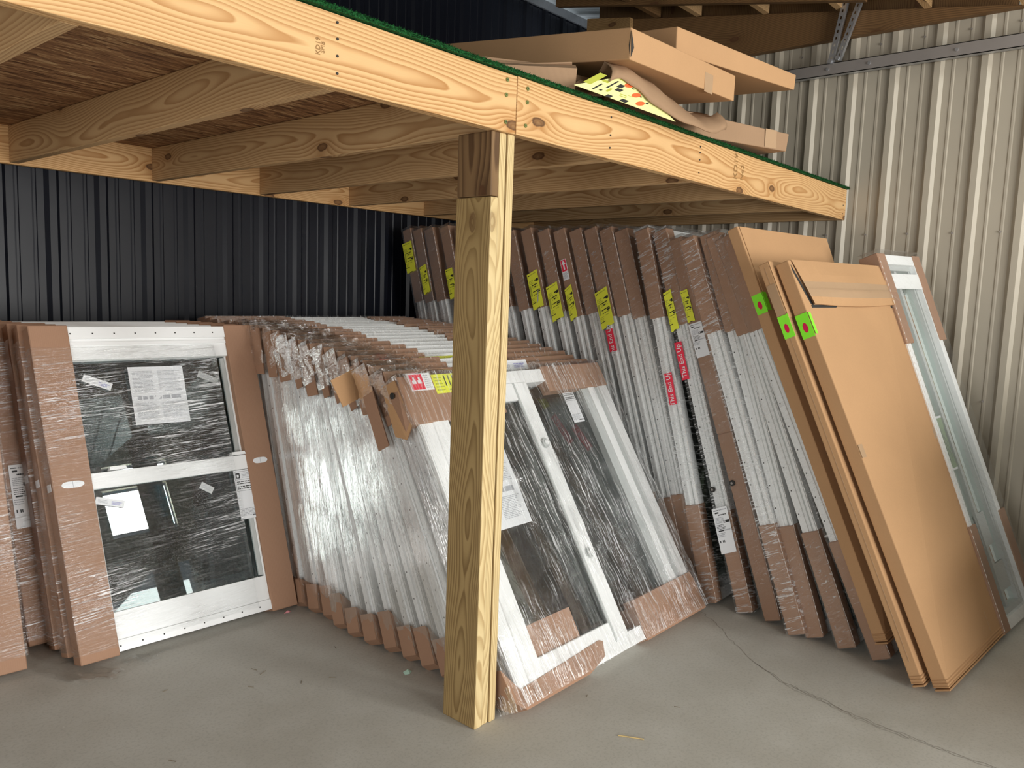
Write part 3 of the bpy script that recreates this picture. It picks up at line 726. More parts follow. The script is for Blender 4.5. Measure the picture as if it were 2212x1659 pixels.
names={0:'tall wrapped window half hidden behind the tallest plain carton',
1:'tall wrapped window standing against the left side of the tallest carton',
2:'dull grey-edged tall wrapped window, second left of the tallest carton',
3:'tall wrapped window with very shiny crinkled brown top, right of the white shipping label',
4:'tall wrapped window edged wholly in brown cardboard with a round plug near the bottom',
5:'tall wrapped window with half torn yellow label, red strip and white bottom label',
6:'tall wrapped window with a red This End Up strip halfway down and no yellow label',
7:'tall wrapped window just right of the red and yellow labelled one, no labels',
8:'tall wrapped window touching the right side of the red-stripped yellow-labelled one',
9:'tall wrapped window with yellow label directly above a short red strip',
10:'tall wrapped window without labels between two yellow labelled ones',
11:'tall wrapped window with red arrow label above a curling yellow label',
12:'tall wrapped window with a flat fully readable yellow label, third right of the post',
13:'tall wrapped window whose yellow label has a folded white corner, right of the post',
14:'tall wrapped window first visible on the right side of the post',
15:'tall wrapped window mostly hidden by the upper post',
16:'tall wrapped window hidden behind the post, left ply side',
17:'tall wrapped window touching the left side of the post in view',
18:'tall wrapped window left of the post with a narrow yellow label',
19:'tall wrapped window left of the post with plain brown top and red strip',
20:'tall wrapped window near the dark corner with peeling yellow label',
21:'leftmost tall wrapped window in the dark corner with a big yellow label'}
pr={21:[('yellow',1.66,1.86,.0,.085,.0)],20:[('yellow',1.52,1.70,.0,.06,.01)],19:[('red',1.05,1.28,.02,.06,0)],18:[('yellow',1.50,1.69,.02,.08,0)],
13:[('yellow',1.47,1.68,.005,.083,.012)],12:[('yellow',1.41,1.61,.003,.084,.014)],11:[('yellow',1.42,1.60,.02,.07,.02),('up',1.64,1.755,.02,.06,0)],
9:[('yellow',1.39,1.59,.002,.084,.018),('red',1.255,1.375,.02,.065,0),('white',.33,.53,.0,.08,0)],
6:[('red',.99,1.15,.004,.045,0)],5:[('yellow',1.40,1.60,.04,.085,.01),('red',1.15,1.34,.045,.085,0),('white',.29,.51,.0,.082,.01)],
4:[('yellow',1.46,1.62,.03,.07,0),('white',1.28,1.45,.0,.07,0)]}
for k,c in enumerate(D['tall']):
    p=tall_window(k,c,names[k],prints=pr.get(k,()),full=(k==4),wrap='film_shiny' if k in (3,5,6) else 'film_s')
    if k==13:
        mb=MB(); mb.face([(-.030,1.49,.05),(-.032,1.58,.015),(-.036,1.51,.028)],[(0,0)]*3,'white'); p.part(mb,'folded_corner')
    if k in (4,5,10):
        mb=MB(); vv={4:.66,5:.60,10:.93}[k]; mb.cyl((-.021,vv,.055),.014,-.008,'u','dark',14); mb.cyl((-.029,vv,.055),.006,-.002,'u','galv_dark',10); p.part(mb,'round_plug')
    if k==4:
        pass

# narrow window beside the cartons
p=Panel('narrow_glazing_unit',D['nw'],.085,'narrow wrapped window with clear glass right of the plain cartons','window')
W,H,T=p.W,p.H,p.T
mb=MB(); rails(mb,0,W,0,H,0,T,.05,'vinyl'); rails(mb,.05,W-.05,.05,H-.05,.02,T,.025,'vinyl_grey')
mb.box((W*.46,.05,.03),(W*.52,H-.05,T-.01),'vinyl_grey'); mb.box((W*.82,.05,.025),(W*.85,H-.05,.05),'vinyl_grey'); mb.box((.0,H-.18,-.002),(W*.93,H-.10,.0),'vinyl')
p.part(mb,'frame',bevel=.002)
mb=MB(); mb.box((.05,.05,.045),(W-.05,H-.05,.05),'glass_pale'); p.part(mb,'glass')
mb=MB(); mb.box((.03,.03,.078),(W-.03,H-.03,.082),'vinyl_grey'); p.part(mb,'backing_sheet')
for u0,u1 in ((-.012,.085),(W-.045,W+.05)):
    mb=MB(); mb.box((u0,H-.46,-.005),(u1,H+.004,T+.003),'brown'); p.part(mb,'edge_guard',bevel=.003)
    mb=MB(); mb.box((u0,0,-.005),(u1,.50,T+.003),'brown'); p.part(mb,'edge_guard',bevel=.003)
mb=MB(); mb.box((.07,.76,.040),(.26,1.02,.0425),'greenpaper'); lb=p.part(mb,'green_sticker')
mb=MB(); mb.box((.07,.755,.0385),(.265,.765,.0395),'white'); mb.box((.07,1.015,.0385),(.265,1.025,.0395),'white')
for i in range(5): mb.box((.17+i*.017,.80+(i%2)*.03,.0385),(.173+i*.017,.96-(i%3)*.03,.0392),'greytext')
p.part(mb,'sticker_border')
u,v,n_=p.axes(); p.text('INTERIOR',(.115,.89,.0385),v,-u,.05,'white',ext=.0002)
mb=MB(); mb.box((.22,.36,.038),(.36,.52,.042),'vinyl_grey'); mb.box((.26,.14,.038),(.44,.27,.042),'vinyl_grey'); p.part(mb,'foam_pad')
R=random.Random(5); mb=MB(); mb.box((-.0202,.02,-.0122),(-.0196,H-.02,-.0118),'seam')
for i in range(60):
    v0=.02+(H-.04)*i/60; mb.box((-.0215,v0,-.013),(-.018,v0+(H-.04)/60*R.uniform(.25,.7),-.0115),'seam')
p.part(mb,'film_seam')
shell(p,-.018,W+.055,.0,H+.02,-.010,T+.006,10,50,.006,'film_n',seed=90,freq=10)

# ------------------------------------------------------------------ plain cartons
def carton(key,T,label,stick,flap=False):
    p=Panel('cardboard_carton',D[key],T,label,'carton','plain tall cartons leaning on the windows')
    W,H=p.W,p.H
    mb=MB(); mb.box((0,.012,0),(W,H,T),'carton'); p.part(mb,'body',bevel=.004,seg=2)
    # crumpled foot
    mb=MB(); R=random.Random(len(label))
    for i in range(4):
        o=.003+.003*R.random(); mb.box((-o,.0+i*.012,-o),(W+o*.5,.007+i*.012,T*.98),'carton')
    p.part(mb,'crumpled_bottom',bevel=.003)
    v,kind,u0=stick
    return p
p=carton('c1',.055,'tallest plain carton, at the back, with a lime sticker on its left edge',(1.5,0,0))
mb=MB(); mb.box((.012,p.H-.34,-.004),(p.W-.006,p.H-.002,-.0008),'carton'); p.part(mb,'top_flap',bevel=.002)
mb=MB(); mb.box((.05,p.H-.27,-.0048),(p.W-.02,p.H-.22,-.0042),'carton_tape'); p.part(mb,'tape')
side_print(p,'lime_sticker',1.46,1.55,-.002,.050,'lime',u=-.0022)
front_print(p,'lime_sticker',(.016,1.51),.032,.085,.0,'limeplain',w=-.0045)
p=carton('c2',.048,'middle plain carton with a square lime sticker on its narrow side',(1.4,0,0))
mb=MB(); mb.box((.0,p.H-.26,-.004),(.5,p.H+.0,-.0008),'carton'); p.part(mb,'top_flap',bevel=.002)
mb=MB(); mb.box((-.0012,.1,.022),(-.0002,p.H-.02,.024),'carton_tape'); mb.box((-.0016,p.H-.24,.004),(-.0006,p.H-.10,.045),'carton_tape'); p.part(mb,'tape')
side_print(p,'lime_sticker',1.465,1.565,-.003,.046,'lime',u=-.0026,skew=.0)
p=carton('c3',.060,'front plain carton with torn open top flap and a lime sticker on its side',(1.4,0,0))
# bulging lid with an open dark slit beside it
mb=MB()
W,H=p.W,p.H
n=10
for i in range(n):
    for j in range(6):
        def P(a,b):
            bulge=.035*math.sin(PI*min(1,a*1.0))*math.sin(PI*(.15+.85*(1-b)))+.012
            return (.02+a*(W-.02)+.03*(1-b)*(1-a)*1.2,H-.205+b*.205-.012*math.sin(PI*a)*(1-b),-.004-bulge*(1-b)**.8)
        a0,a1,b0,b1=i/n,(i+1)/n,j/6,(j+1)/6
        q=[P(a0,b0),P(a1,b0),P(a1,b1),P(a0,b1)]
        mb.face(q,[(c[0],c[1]) for c in q],'carton_tape' if j in (1,2) else 'carton')
        if j==0: mb.face([q[0],q[1],(q[1][0],q[1][1],q[1][2]+.006),(q[0][0],q[0][1],q[0][2]+.006)],[(0,0)]*4,'carton')
p.part(mb,'top_flap',smooth=True)
mb=MB(); q=[(.008,H-.02,-.0015),(.075,H-.215,-.0015),(.05,H-.20,-.0015),(.004,H-.05,-.0015)]; mb.face(q,[(0,0)]*4,'dark')
mb.box((.05,H-.218,-.003),(W-.01,H-.206,-.001),'dark'); p.part(mb,'torn_slit')
mb=MB(); mb.box((.05,H-.150,-.046),(W-.02,H-.148,-.045),'carton_tape')
mb.box((.0,.93,-.0016),(W,.985,-.0006),'carton_tape'); mb.box((W*.46,.30,-.0014),(W*.463,1.60,-.0006),'carton_tape'); mb.box((W*.80,.05,-.0012),(W*.803,1.0,-.0004),'carton_tape'); p.part(mb,'tape')
for i,(v0,v1,wd) in enumerate(((1.50,1.61,.007),(1.43,1.50,.015),(1.26,1.38,.005),(1.10,1.26,.007),(.96,1.02,.006))): mb=MB(); mb.box((W*.40+.012*(1.6-v0),v0,-.003),(W*.40+.012*(1.6-v0)+wd,v1,-.0018),'white'); p.part(mb,'torn_film_strip')
side_print(p,'lime_sticker',1.46,1.565,.002,.058,'lime',u=-.0026,skew=-.0)
front_print(p,'lime_sticker',(.008,1.515),.018,.095,.0,'limeplain',w=-.0035)

# ------------------------------------------------------------------ sliding windows beside the post
ordn=['front','second','third','fourth','fifth','sixth','seventh','eighth','ninth','tenth','eleventh','twelfth','thirteenth','fourteenth','fifteenth','sixteenth','seventeenth','eighteenth','nineteenth','last']
def cap(p,u0,u1,v0,v1,mat='brown',flapdir=0,drop=.0,name='corner_cap',bev=.006):
    mb=MB(); mb.box((u0,v0,-.006),(u1,v1,p.T+.005),mat)
    return p.part(mb,name,bevel=bev,seg=2)
for k,c in enumerate(D['slide']):
    lab=['wrapped sliding window at the front of the row, right behind the post' if k==0 else
         ('%s wrapped sliding window counting back from the post'%ordn[k]) if k<19 else 'rearmost wrapped sliding window of the row, against the black wall'][0]
    R=random.Random(100+k)
    if k>0:
        j=R.uniform(-.018,.018); c=[(q[0]+j,q[1],q[2]) for q in c]
    p=Panel('sliding_glazing_unit',c,.08 if k==0 else .072,lab,'window','wrapped sliding windows in the leaning row')
    W,H,T=p.W,p.H,p.T
    mb=MB(); rails(mb,0,W,0,H,0,T,.06,'vinyl'); side_detail(mb,W,H,T)
    if k==0:
        mb.box((W-.20,.06,.012),(W-.06,H-.06,.05),'vinyl_grey'); mb.box((W-.15,.06,.004),(W-.10,H-.06,.03),'vinyl')
        mb.box((.56,.06,.02),(.72,H-.06,.06),'vinyl')
    # top fin with nail holes
    mb.box((0,H,T*.5),(W,H+.012,T*.6),'vinyl'); mb.box((0,H,0),(W,H+.004,T*1.0),'vinyl')
    for i in range(9): mb.box((.12+i*.14,H+.004,T*.12),(.126+i*.14,H+.0047,T*.17),'dark'); mb.box((.12+i*.14,H+.0,T*.8),(.126+i*.14,H+.0007,T*.85),'dark')
    p.part(mb,'frame',bevel=.002)
    if k==0:
        # right fixed light, left sliding sash in front
        mb=MB(); mb.box((.70,.14,.045),(W-.19,H-.07,.05),'glass_dark'); p.part(mb,'glass')
        mb=MB(); rails(mb,.06,.70,.045,H-.055,-.004,.034,.085,'vinyl'); mb.box((.60,.045,-.006),(.615,H-.055,.0),'vinyl_grey'); p.part(mb,'sash',bevel=.003)
        mb=MB(); mb.box((.145,.13,.014),(.615,H-.14,.019),'glass_dark'); p.part(mb,'glass')
        for vv in (.42,.93):
            mb=MB(); mb.cyl((.655,vv,-.004),.022,-.012,'w','vinyl_grey',20); mb.cyl((.655,vv,-.016),.012,-.006,'w','vinyl',16); p.part(mb,'sash_lock')
        mb=MB(); mb.box((.15,.125,.008),(.42,.25,.012),'brown'); p.part(mb,'inner_card')
        front_print(p,'paper_sheet',(.26,.79),.30,.34,0,'paper',w=.012)
        front_print(p,'energy_label',(1.03,1.115),.085,.20,.0,'energy',w=.042)
    else:
        mb=MB(); mb.box((.06,.06,.03),(W-.06,H-.06,.035),'glass_dark'); p.part(mb,'glass')
    # cardboard corner caps
    j=lambda a:R.uniform(-a,a)
    ulb=.50+j(.05); 
    if k==0:
        cap(p,-.05,.50,H-.19,H+.016)
        cap(p,.84,W+.01,H-.115,H+.016,'brown'); 
        # boat shaped bottom caps
        mb=MB(); mb.prism([(-.06,.15),(-.05,.03),(.0,-.012),(.38,-.012),(.50,.02),(.52,.075),(.50,.085),(.0,.06)],-.008,T+.006,'brown'); p.part(mb,'corner_cap',bevel=.004)
        mb=MB(); mb.prism([(.80,-.010),(W+.02,-.01),(W+.02,.13),(W+.01,.17),(.80,.165)],-.008,T+.006,'brown'); p.part(mb,'corner_cap',bevel=.004)
    else:
        cap(p,-.03-abs(j(.02)),.38+.0035*k+j(.02),H-.12+j(.02),H+.014)
        cap(p,.79+.0125*k+j(.03),W+.02,H-.11,H+.012)
        mb=MB(); hh=.15+j(.03)
        mb.prism([(-.04,hh),(-.045,.02),(-.02,-.006),(.40,-.006),(.42,.07),(.02,.09)],-.004,T+.004,'brown'); p.part(mb,'corner_cap',bevel=.004)
        cap(p,.98,W+.02,-.004,.12)
        if k<14:
            # folded end flap hanging at the upper left corner
            mb=MB(); d=.05+abs(j(.03)); w0=-.004; w1=T+.004
            pts=[(-.052,H+.012,w0),(-.054,H+.012,w1),(-.060-j(.01),H-.13-d,w1-.01),(-.060-j(.01),H-.13-d-.015*R.random(),w0+.006)]
            mb.face(pts,[(q[2],q[1]) for q in pts],'brown'); mb.face([(a+.004,b,c_) for a,b,c_ in pts[::-1]],[(q[2],q[1]) for q in pts],'brown')
            p.part(mb,'end_flap')
    if k==0:
        mb=MB(); pts=[(-.058,H+.0,-.006),(-.058,H+.01,T),(-.075,H-.20,T+.0),(-.07,H-.235,.03),(-.05,H-.19,-.006)]
        mb.face(pts,[(q[2],q[1]) for q in pts],'carton'); mb.face([(a+.004,b,c_) for a,b,c_ in pts[::-1]],[(q[2],q[1]) for q in pts],'brown'); p.part(mb,'end_flap')
        mb=MB(); mb.cyl((-.066,H-.05,T*.35),.013,-.002,'u','dark',12); p.part(mb,'grip_hole')
        front_print(p,'arrow_label',(.07,H-.015),.12,.075,.0,'upside',w=-.0075)
        front_print(p,'yellow_shipping_label',(.23,H-.03),.19,.085,.0,'yellowside',w=-.0075)
    if k==1:
        front_print(p,'white_shipping_label',(.72,H-.0),.22,.05,.0,'strip',w=-.0075)
    if k==3:
        mb=MB(); mb.box((.28,H+.0148,-.002),(.50,H+.0155,.05),'yellow'); mb.box((.34,H+.0156,.008),(.36,H+.016,.03),'black'); mb.box((.38,H+.0156,.02),(.42,H+.016,.03),'black'); p.part(mb,'yellow_shipping_label')
        mb=MB(); mb.box((.06,H+.0148,.0),(.17,H+.0155,.05),'red'); mb.box((.115,H+.0148,.0),(.17,H+.0158,.05),'white'); p.part(mb,'arrow_label')
    if k==4:   # a fresh flap sticking out to the left
        mb=MB(); pts=[(-.19,H-.10,0),(-.03,H-.045,0),(-.01,H-.165,0),(-.165,H-.215,0)]
        mb.prism([(q[0],q[1]) for q in pts],-.036,-.032,'carton'); p.part(mb,'loose_flap',label='pale fresh cardboard flap')
    if k==2:
        mb=MB(); pts=[(-.07,H-.10,.05),(-.07,H-.10,-.02),(-.075,H-.33,-.02),(-.075,H-.33,.05)]
        mb.face(pts,[(q[2],q[1]) for q in pts],'brown'); mb.face([(a+.004,b,c_) for a,b,c_ in pts[::-1]],[(q[2],q[1]) for q in pts],'brown'); p.part(mb,'hanging_flap')
    if k==0: shell(p,-.05,W+.03,.0,H+.02,-.02,T+.006,46,46,.016,'film_v',seed=k,freq=7,nw=6)
    else:
        shell(p,-.04,W+.02,.02,H+.014,-.012,T+.004,14,40,.006,'film_e',seed=k+30,freq=9,nw=4,top=False)
        if k<15: # bunched film at the upper left corner
            shell(p,-.060,.20,H-.16,H+.024,-.016,T+.004,12,10,.020,'film_t',name='bunched_film',seed=k+60,freq=22,nw=5)

# timber slat standing between the two groups
mb=MB(); q0=Vector((2.16,3.16,.0)); q1=Vector((2.16,3.50,1.10)); dd=(q1-q0)
P=[Vector((a,bb,0)) for a,bb in ((0,0),(.022,0),(.022,.03),(0,.03))]; P=P+[p_+dd for p_ in P]
for q in ((0,3,2,1),(4,5,6,7),(0,1,5,4),(2,3,7,6),(0,4,7,3),(1,2,6,5)): mb.face([P[i] for i in q],[(P[i].x+P[i].y,P[i].z) for i in q],'post_lit_edge')
b_=mb.build('pine_stick'); b_.location=q0; tag(b_,'thin pine stick standing between the left window stack and the sliding row','stick')

# ------------------------------------------------------------------ double hung windows on the left
def dh(k,c,label,right_only=False):
    p=Panel('double_hung_glazing_unit',c,.08,label,'window','double hung windows stacked on the left')
    W,H,T=p.W,p.H,p.T
    mb=MB(); rails(mb,.01,W-.01,.012,H-.002,0,T,.045,'vinyl')
    mb.box((.055,H-.135,.008),(W-.055,H-.047,.05),'vinyl'); mb.box((.12,H-.075,.002),(W-.09,H-.06,.03),'vinyl')
    mb.box((.055,.057,.008),(W-.055,.165,.05),'vinyl')
    mb.box((.01,H-.002,.0),(W-.01,H+.004,.03),'vinyl')
    for i in range(9): mb.box((.14+i*.085,.03,-.0008),(.146+i*.085,.036,.0001),'dark'); mb.box((.14+i*.085,H-.028,-.0008),(.146+i*.085,H-.022,.0001),'dark')
    p.part(mb,'frame',bevel=.002)
    mb=MB(); mb.box((.055,.66,.0),(W-.055,.725,.04),'vinyl')
    for a,b in ((.055,.14),(W-.125,W-.055)): mb.box((a,.16,.008),(b,.66,.04),'vinyl'); mb.box((a,.725,.03),(b-.0,H-.13,.06),'vinyl')
    mb.box((W-.145,.17,.012),(W-.125,.66,.036),'vinyl_grey'); mb.box((W-.145,.725,.034),(W-.125,H-.14,.05),'vinyl_grey')
    p.part(mb,'sash',bevel=.002)
    mb=MB(); mb.box((.14,.725,.045),(W-.125,H-.13,.05),'glass'); p.part(mb,'upper_glass')
    mb=MB(); mb.box((.14,.16,.024),(W-.125,.66,.029),'glass'); p.part(mb,'lower_glass')
    for u0,u1 in ((-.008,.135),(W-.118,W+.008)):
        mb=MB(); mb.box((u0,-.0 if u0<0 else -.0,-.006),(u1,H+.010,T+.005),'brown')
        o=p.part(mb,'edge_channel',bevel=.003)
        um=(u0+u1)/2; hw=.034 if u0>0 else .04
        mb=MB(); pts=[(um+hw*math.cos(a)*1+ (hw*.45 if math.cos(a)>0 else -hw*.45),.69+.0135*math.sin(a)) for a in [i*PI/9 for i in range(18)]]
        mb.prism([(x*.72+um*.28,y) for x,y in pts],-.0085,-.0062,'white'); mb.box((um-.0008,.677,-.009),(um+.0008,.703,-.0086),'greytext')
        uo=u0 if u0<0 else u1
        q=sorted((uo,uo+(-.002 if u0<0 else .002))); mb.box((q[0],.675,.018),(q[1],.705,T-.012),'white')
        p.part(mb,'slot_tab')
    if k==0:
        for uu in (.24,.76):
            mb=MB(); mb.prism([(uu-.035,.728),(uu+.035,.728),(uu+.03,.742),(uu-.03,.742)],-.006,.02,'vinyl'); p.part(mb,'sash_lock',bevel=.002)
        front_print(p,'paper_sheet',(.465,1.035),.232,.255,-.01,'paper',w=.022)
        front_print(p,'sticker_strip',(.225,1.105),.115,.032,-.42,'strip',w=.030)
        front_print(p,'sticker_strip',(.70,1.105),.095,.028,-.45,'stripg',w=.042)
        front_print(p,'sticker_strip',(.195,.60),.11,.030,-.30,'strip',w=.016)
        front_print(p,'sticker_strip',(.60,.60),.06,.03,-.6,'stripg',w=.02)
        front_print(p,'energy_label',(.775,.545),.105,.225,-.0,'energy',w=.0)
    if k<4: shell(p,-.012,W*.80 if k==0 else W*.5,.02 if k else .035,H-.085 if k==0 else H-.06,-.010,T,34 if k==0 else 6,40,.007,'film_h',seed=k+200,freq=9,nw=3,sides=True)
    return p
dl=['double hung window facing the room with two bright panes and a paper sheet','second double hung window directly behind the one facing the room','third double hung window in the left stack','fourth double hung window in the left stack','fifth double hung window in the left stack','rearmost double hung window in the left stack, nearest the black wall']
for k,c in enumerate(D['dh']):
    p=dh(k,c,dl[k])
# white shipping label on the second window's brown side
    if k==3:
        front_print(p,'white_shipping_label',(.045,.60),.075,.26,0,'white',w=-.0125)
ll=['brown edged window cut by the left frame edge, wrapped in shiny film','second window of the leftmost stack, behind the shiny one','third window of the leftmost stack','rear window of the leftmost stack']
for k,c in enumerate(D['lw']):
    p=Panel('double_hung_glazing_unit',c,.08,ll[k],'window','windows of the leftmost stack')
    W,H,T=p.W,p.H,p.T
    mb=MB(); rails(mb,.01,W-.01,.012,H,0,T,.05,'vinyl'); p.part(mb,'frame')
    mb=MB(); mb.box((.05,.05,.04),(W-.05,H-.05,.045),'glass'); p.part(mb,'glass')
    for u0,u1 in ((-.008,.14),(W-.16,W+.008)):
        mb=MB(); mb.box((u0,0,-.006),(u1,H+.01,T+.005),'brown'); p.part(mb,'edge_channel',bevel=.003)
    mb=MB(); mb.box((W-.085,.68,-.0085),(W-.02,.71,-.006),'white'); mb.box((W+.008,.68,.02),(W+.0105,.71,.06),'white'); p.part(mb,'slot_tab')
    if k==0: shell(p,W*.4,W+.014,.05,H-.02,-.010,T,20,34,.007,'film_h',seed=300,freq=9)

# ------------------------------------------------------------------ cartons lying on the loft
def block(name,corners8,mat,label,cat,grp=None,bev=.004,extra=None):
    """hexahedron: 4 bottom (front-left, front-right, back-right, back-left) then 4 top"""
    o=Vector(corners8[0]); t=thing(name,o,label,cat,grp)
    P=[Vector(c)-o for c in corners8]
    mb=MB()
    for q,ax in (((0,3,2,1),2),((4,5,6,7),2),((0,1,5,4),1),((2,3,7,6),1),((0,4,7,3),0),((1,2,6,5),0)):
        uv=[(P[i].x,P[i].y) if ax==2 else (P[i].x,P[i].z) if ax==1 else (P[i].y,P[i].z) for i in q]
        mb.face([P[i] for i in q],uv,mat)
    b=mb.build('body',t,bevel=bev,seg=2); recalc(b)
    return t,o
LG='flat cartons piled on the loft'
t,o=block('flat_carton',[(2.47,1.65,2.335),(3.29,1.65,2.352),(3.29,2.60,2.42),(2.47,2.60,2.44),(2.47,1.65,2.445),(3.29,1.65,2.458),(3.29,2.60,2.53),(2.47,2.60,2.55)],'carton','middle flat carton on the loft with a gaping dark split at its front corner','carton',LG)
mb=MB(); q=[(-.0012,-.003,.100),(.026,-.0012,.055),(.005,-.0012,.010),(-.0014,.004,.012),(-.0014,.012,.045)]
mb.face([(0,-.0015,.104),(.022,-.0015,.045),(.004,-.0015,.008)],[(0,0)]*3,'dark'); mb.face([(-.0015,0,.104),(-.0015,.006,.05),(-.0015,0,.006)],[(0,0)]*3,'dark'); mb.build('torn_corner',t)
mb=MB(); mb.box((.55,-.0012,.004),(.62,-.0003,.08),'carton_tape'); mb.build('tape',t)
t,o=block('flat_carton',[(2.87,1.70,2.462),(3.80,1.60,2.497),(3.88,2.5,2.56),(2.95,2.60,2.55),(2.87,1.70,2.562),(3.81,1.60,2.568),(3.88,2.5,2.63),(2.95,2.6,2.65)],'carton','topmost flat carton on the loft pile, pushed right','carton',LG)
t,o=block('flat_carton',[(2.72,1.93,2.206),(3.84,1.635,2.222),(3.98,2.6,2.222),(2.9,2.8,2.206),(2.72,1.93,2.31),(3.86,1.635,2.308),(3.98,2.6,2.32),(2.9,2.8,2.32)],'oldcard','lowest flat carton on the loft pile, its taped right end over the rim','carton',LG)
mb=MB(); q=[Vector((2.72,1.93,2.206)).lerp(Vector((3.84,1.635,2.222)),f)-o+Vector((-.0005,-.0015,zz)) for f,zz in ((.86,.004),(.93,.004),(.93,.088),(.86,.088))]; mb.face(q,[(0,0)]*4,'carton_tape'); mb.build('tape',t)
# crumpled open box
def sheetmesh(mb,rows,mat,thick=.004,sub=1):
    """grid of world points (list of rows)"""
    nr=len(rows); nc=len(rows[0])
    for j in range(nr-1):
        for i in range(nc-1):
            q=[rows[j][i],rows[j][i+1],rows[j+1][i+1],rows[j+1][i]]
            mb.face(q,[(q_[0]+q_[1],q_[2]+q_[1]*.5) for q_ in q],mat)
o=Vector((1.95,1.80,2.205))
t=thing('crumpled_box',o,'crushed open cardboard box on the turf left of the yellow labelled sheet','carton')
mb=MB()
def W_(*pts): return [tuple(Vector(p)-o) for p in pts]
sheetmesh(mb,[W_((1.93,2.0,2.206),(2.15,1.86,2.206),(2.30,1.76,2.207)),W_((1.94,2.0,2.26),(2.16,1.86,2.275),(2.31,1.76,2.285)),W_((1.98,2.06,2.285),(2.20,1.92,2.30),(2.35,1.80,2.312))],'oldcard')
sheetmesh(mb,[W_((2.30,1.76,2.207),(2.38,1.84,2.207)),W_((2.31,1.76,2.285),(2.36,1.86,2.30))],'oldcard')
sheetmesh(mb,[W_((2.06,2.0,2.296),(2.20,1.93,2.303),(2.33,1.80,2.318)),W_((2.08,2.0,2.31),(2.24,1.93,2.318),(2.36,1.82,2.302))],'oldcard')
sheetmesh(mb,[W_((2.34,1.80,2.24),(2.46,1.86,2.29)),W_((2.44,1.78,2.235),(2.52,1.86,2.285))],'oldcard')
b=mb.build('body',t); sol=b.modifiers.new('thickness','SOLIDIFY'); sol.thickness=.005
mb=MB(); sheetmesh(mb,[W_((2.36,1.83,2.22),(2.44,1.90,2.315)),W_((2.52,1.80,2.235),(2.56,1.88,2.318))],'oldcard'); b=mb.build('inner_flap',t); sol=b.modifiers.new('thickness','SOLIDIFY'); sol.thickness=.005
# curled sheet with the yellow labels
o=Vector((2.25,1.72,2.205))
t=thing('opened_cardboard',o,'peeled cardboard sheet with yellow label and orange dots hanging over the turf edge','cardboard')
mb=MB()
rows=[]
n=22
# lower lip (front edge) and upper crease as world polylines
lip=[(2.42,1.70,2.255),(2.50,1.70,2.285),(2.58,1.69,2.262),(2.66,1.68,2.235),(2.76,1.675,2.210),(2.90,1.665,2.196),(3.04,1.655,2.186),(3.16,1.65,2.196),(3.235,1.655,2.225)]
crs=[(2.47,1.76,2.345),(2.56,1.75,2.348),(2.66,1.74,2.336),(2.78,1.74,2.322),(2.90,1.74,2.300),(3.02,1.745,2.275),(3.12,1.74,2.262),(3.20,1.72,2.275),(3.24,1.70,2.295)]
top=[(2.52,1.82,2.33),(2.62,1.86,2.335),(2.74,1.9,2.33),(2.86,1.9,2.325),(2.98,1.9,2.32),(3.08,1.88,2.315),(3.18,1.84,2.312),(3.25,1.80,2.312),(3.30,1.78,2.31)]
def resamp(p,n):
    out=[]
    for i in range(n+1):
        f=i/n*(len(p)-1); k=min(int(f),len(p)-2); a=f-k; a=a*a*(3-2*a)*.4+a*.6
        out.append(tuple(Vector(p[k]).lerp(Vector(p[k+1]),a)))
    return out
A=resamp(lip,n); B_=resamp(crs,n); C_=resamp(top,n)
for f in (0,.2,.4,.6,.8,1):
    rows.append([tuple(Vector(A[i]).lerp(Vector(B_[i]),f)-o+Vector((0,-.022*math.sin(PI*f),.004*math.sin(i*1.3+f*4)))) for i in range(n+1)])
for f in (.35,.7,1): rows.append([tuple(Vector(B_[i]).lerp(Vector(C_[i]),f)-o+Vector((0,0,-.01*math.sin(PI*f)))) for i in range(n+1)])
sheetmesh(mb,rows,'oldcard'); b=mb.build('sheet',t,smooth=True); recalc(b); sol=b.modifiers.new('thickness','SOLIDIFY'); sol.thickness=.004
# inside face carrying the labels
o2=o
mb=MB(); 
base=[(2.24,1.715,2.207),(2.36,1.73,2.255),(2.42,1.712,2.264),(2.52,1.70,2.262),(2.60,1.69,2.238),(2.76,1.685,2.205),(3.02,1.70,2.192),(2.70,1.735,2.200),(2.40,1.745,2.2)]
c0=Vector((2.24,1.712,2.204)); ux=Vector((2.76,1.678,2.168))-c0; 
def Y(a,b,l=0): # parallelogram in the leaning inner face
    P=Vector((2.23,1.712,2.206))+Vector((.13,.0,.068))*b*1.25+Vector((.50,-.028,-.012))*a
    return tuple(P-o+Vector((0,-.001-l,0)))
def yq(a0,a1,b0,b1,mat,l=.0): mb.face([Y(a0,b0,l),Y(a1,b0,l),Y(a1,b1,l),Y(a0,b1,l)],[(a0,b0),(a1,b0),(a1,b1),(a0,b1)],mat)
mb.face([Y(0,0),Y(1.25,0),Y(.62,.78),Y(.32,1.0),Y(.2,1.0)],[(0,0),(1,0),(.6,.8),(.3,1),(.2,1)],'paleyellow')
e=.0006
yq(.02,.10,.25,.85,'olive',e)
for (a,b,c_,d) in ((.16,.18,.1,.45),(.24,.26,.35,.8),(.22,.25,.15,.22),(.30,.36,.55,.72),(.33,.40,.38,.52),(.34,.40,.0,.12),(.50,.58,.02,.16),(.44,.47,.7,.74),(.60,.63,.48,.54),(.74,.77,.3,.36)): yq(a,b,c_,d,'black',e)
for (a,b,c_,d) in ((.13,.20,.55,.65),(.28,.31,.2,.4),(.24,.28,.88,.95),(.30,.33,.85,.93),(.42,.50,.30,.33),(.44,.52,.22,.25),(.5,.56,.36,.38)): yq(a,b,c_,d,'olive',e)
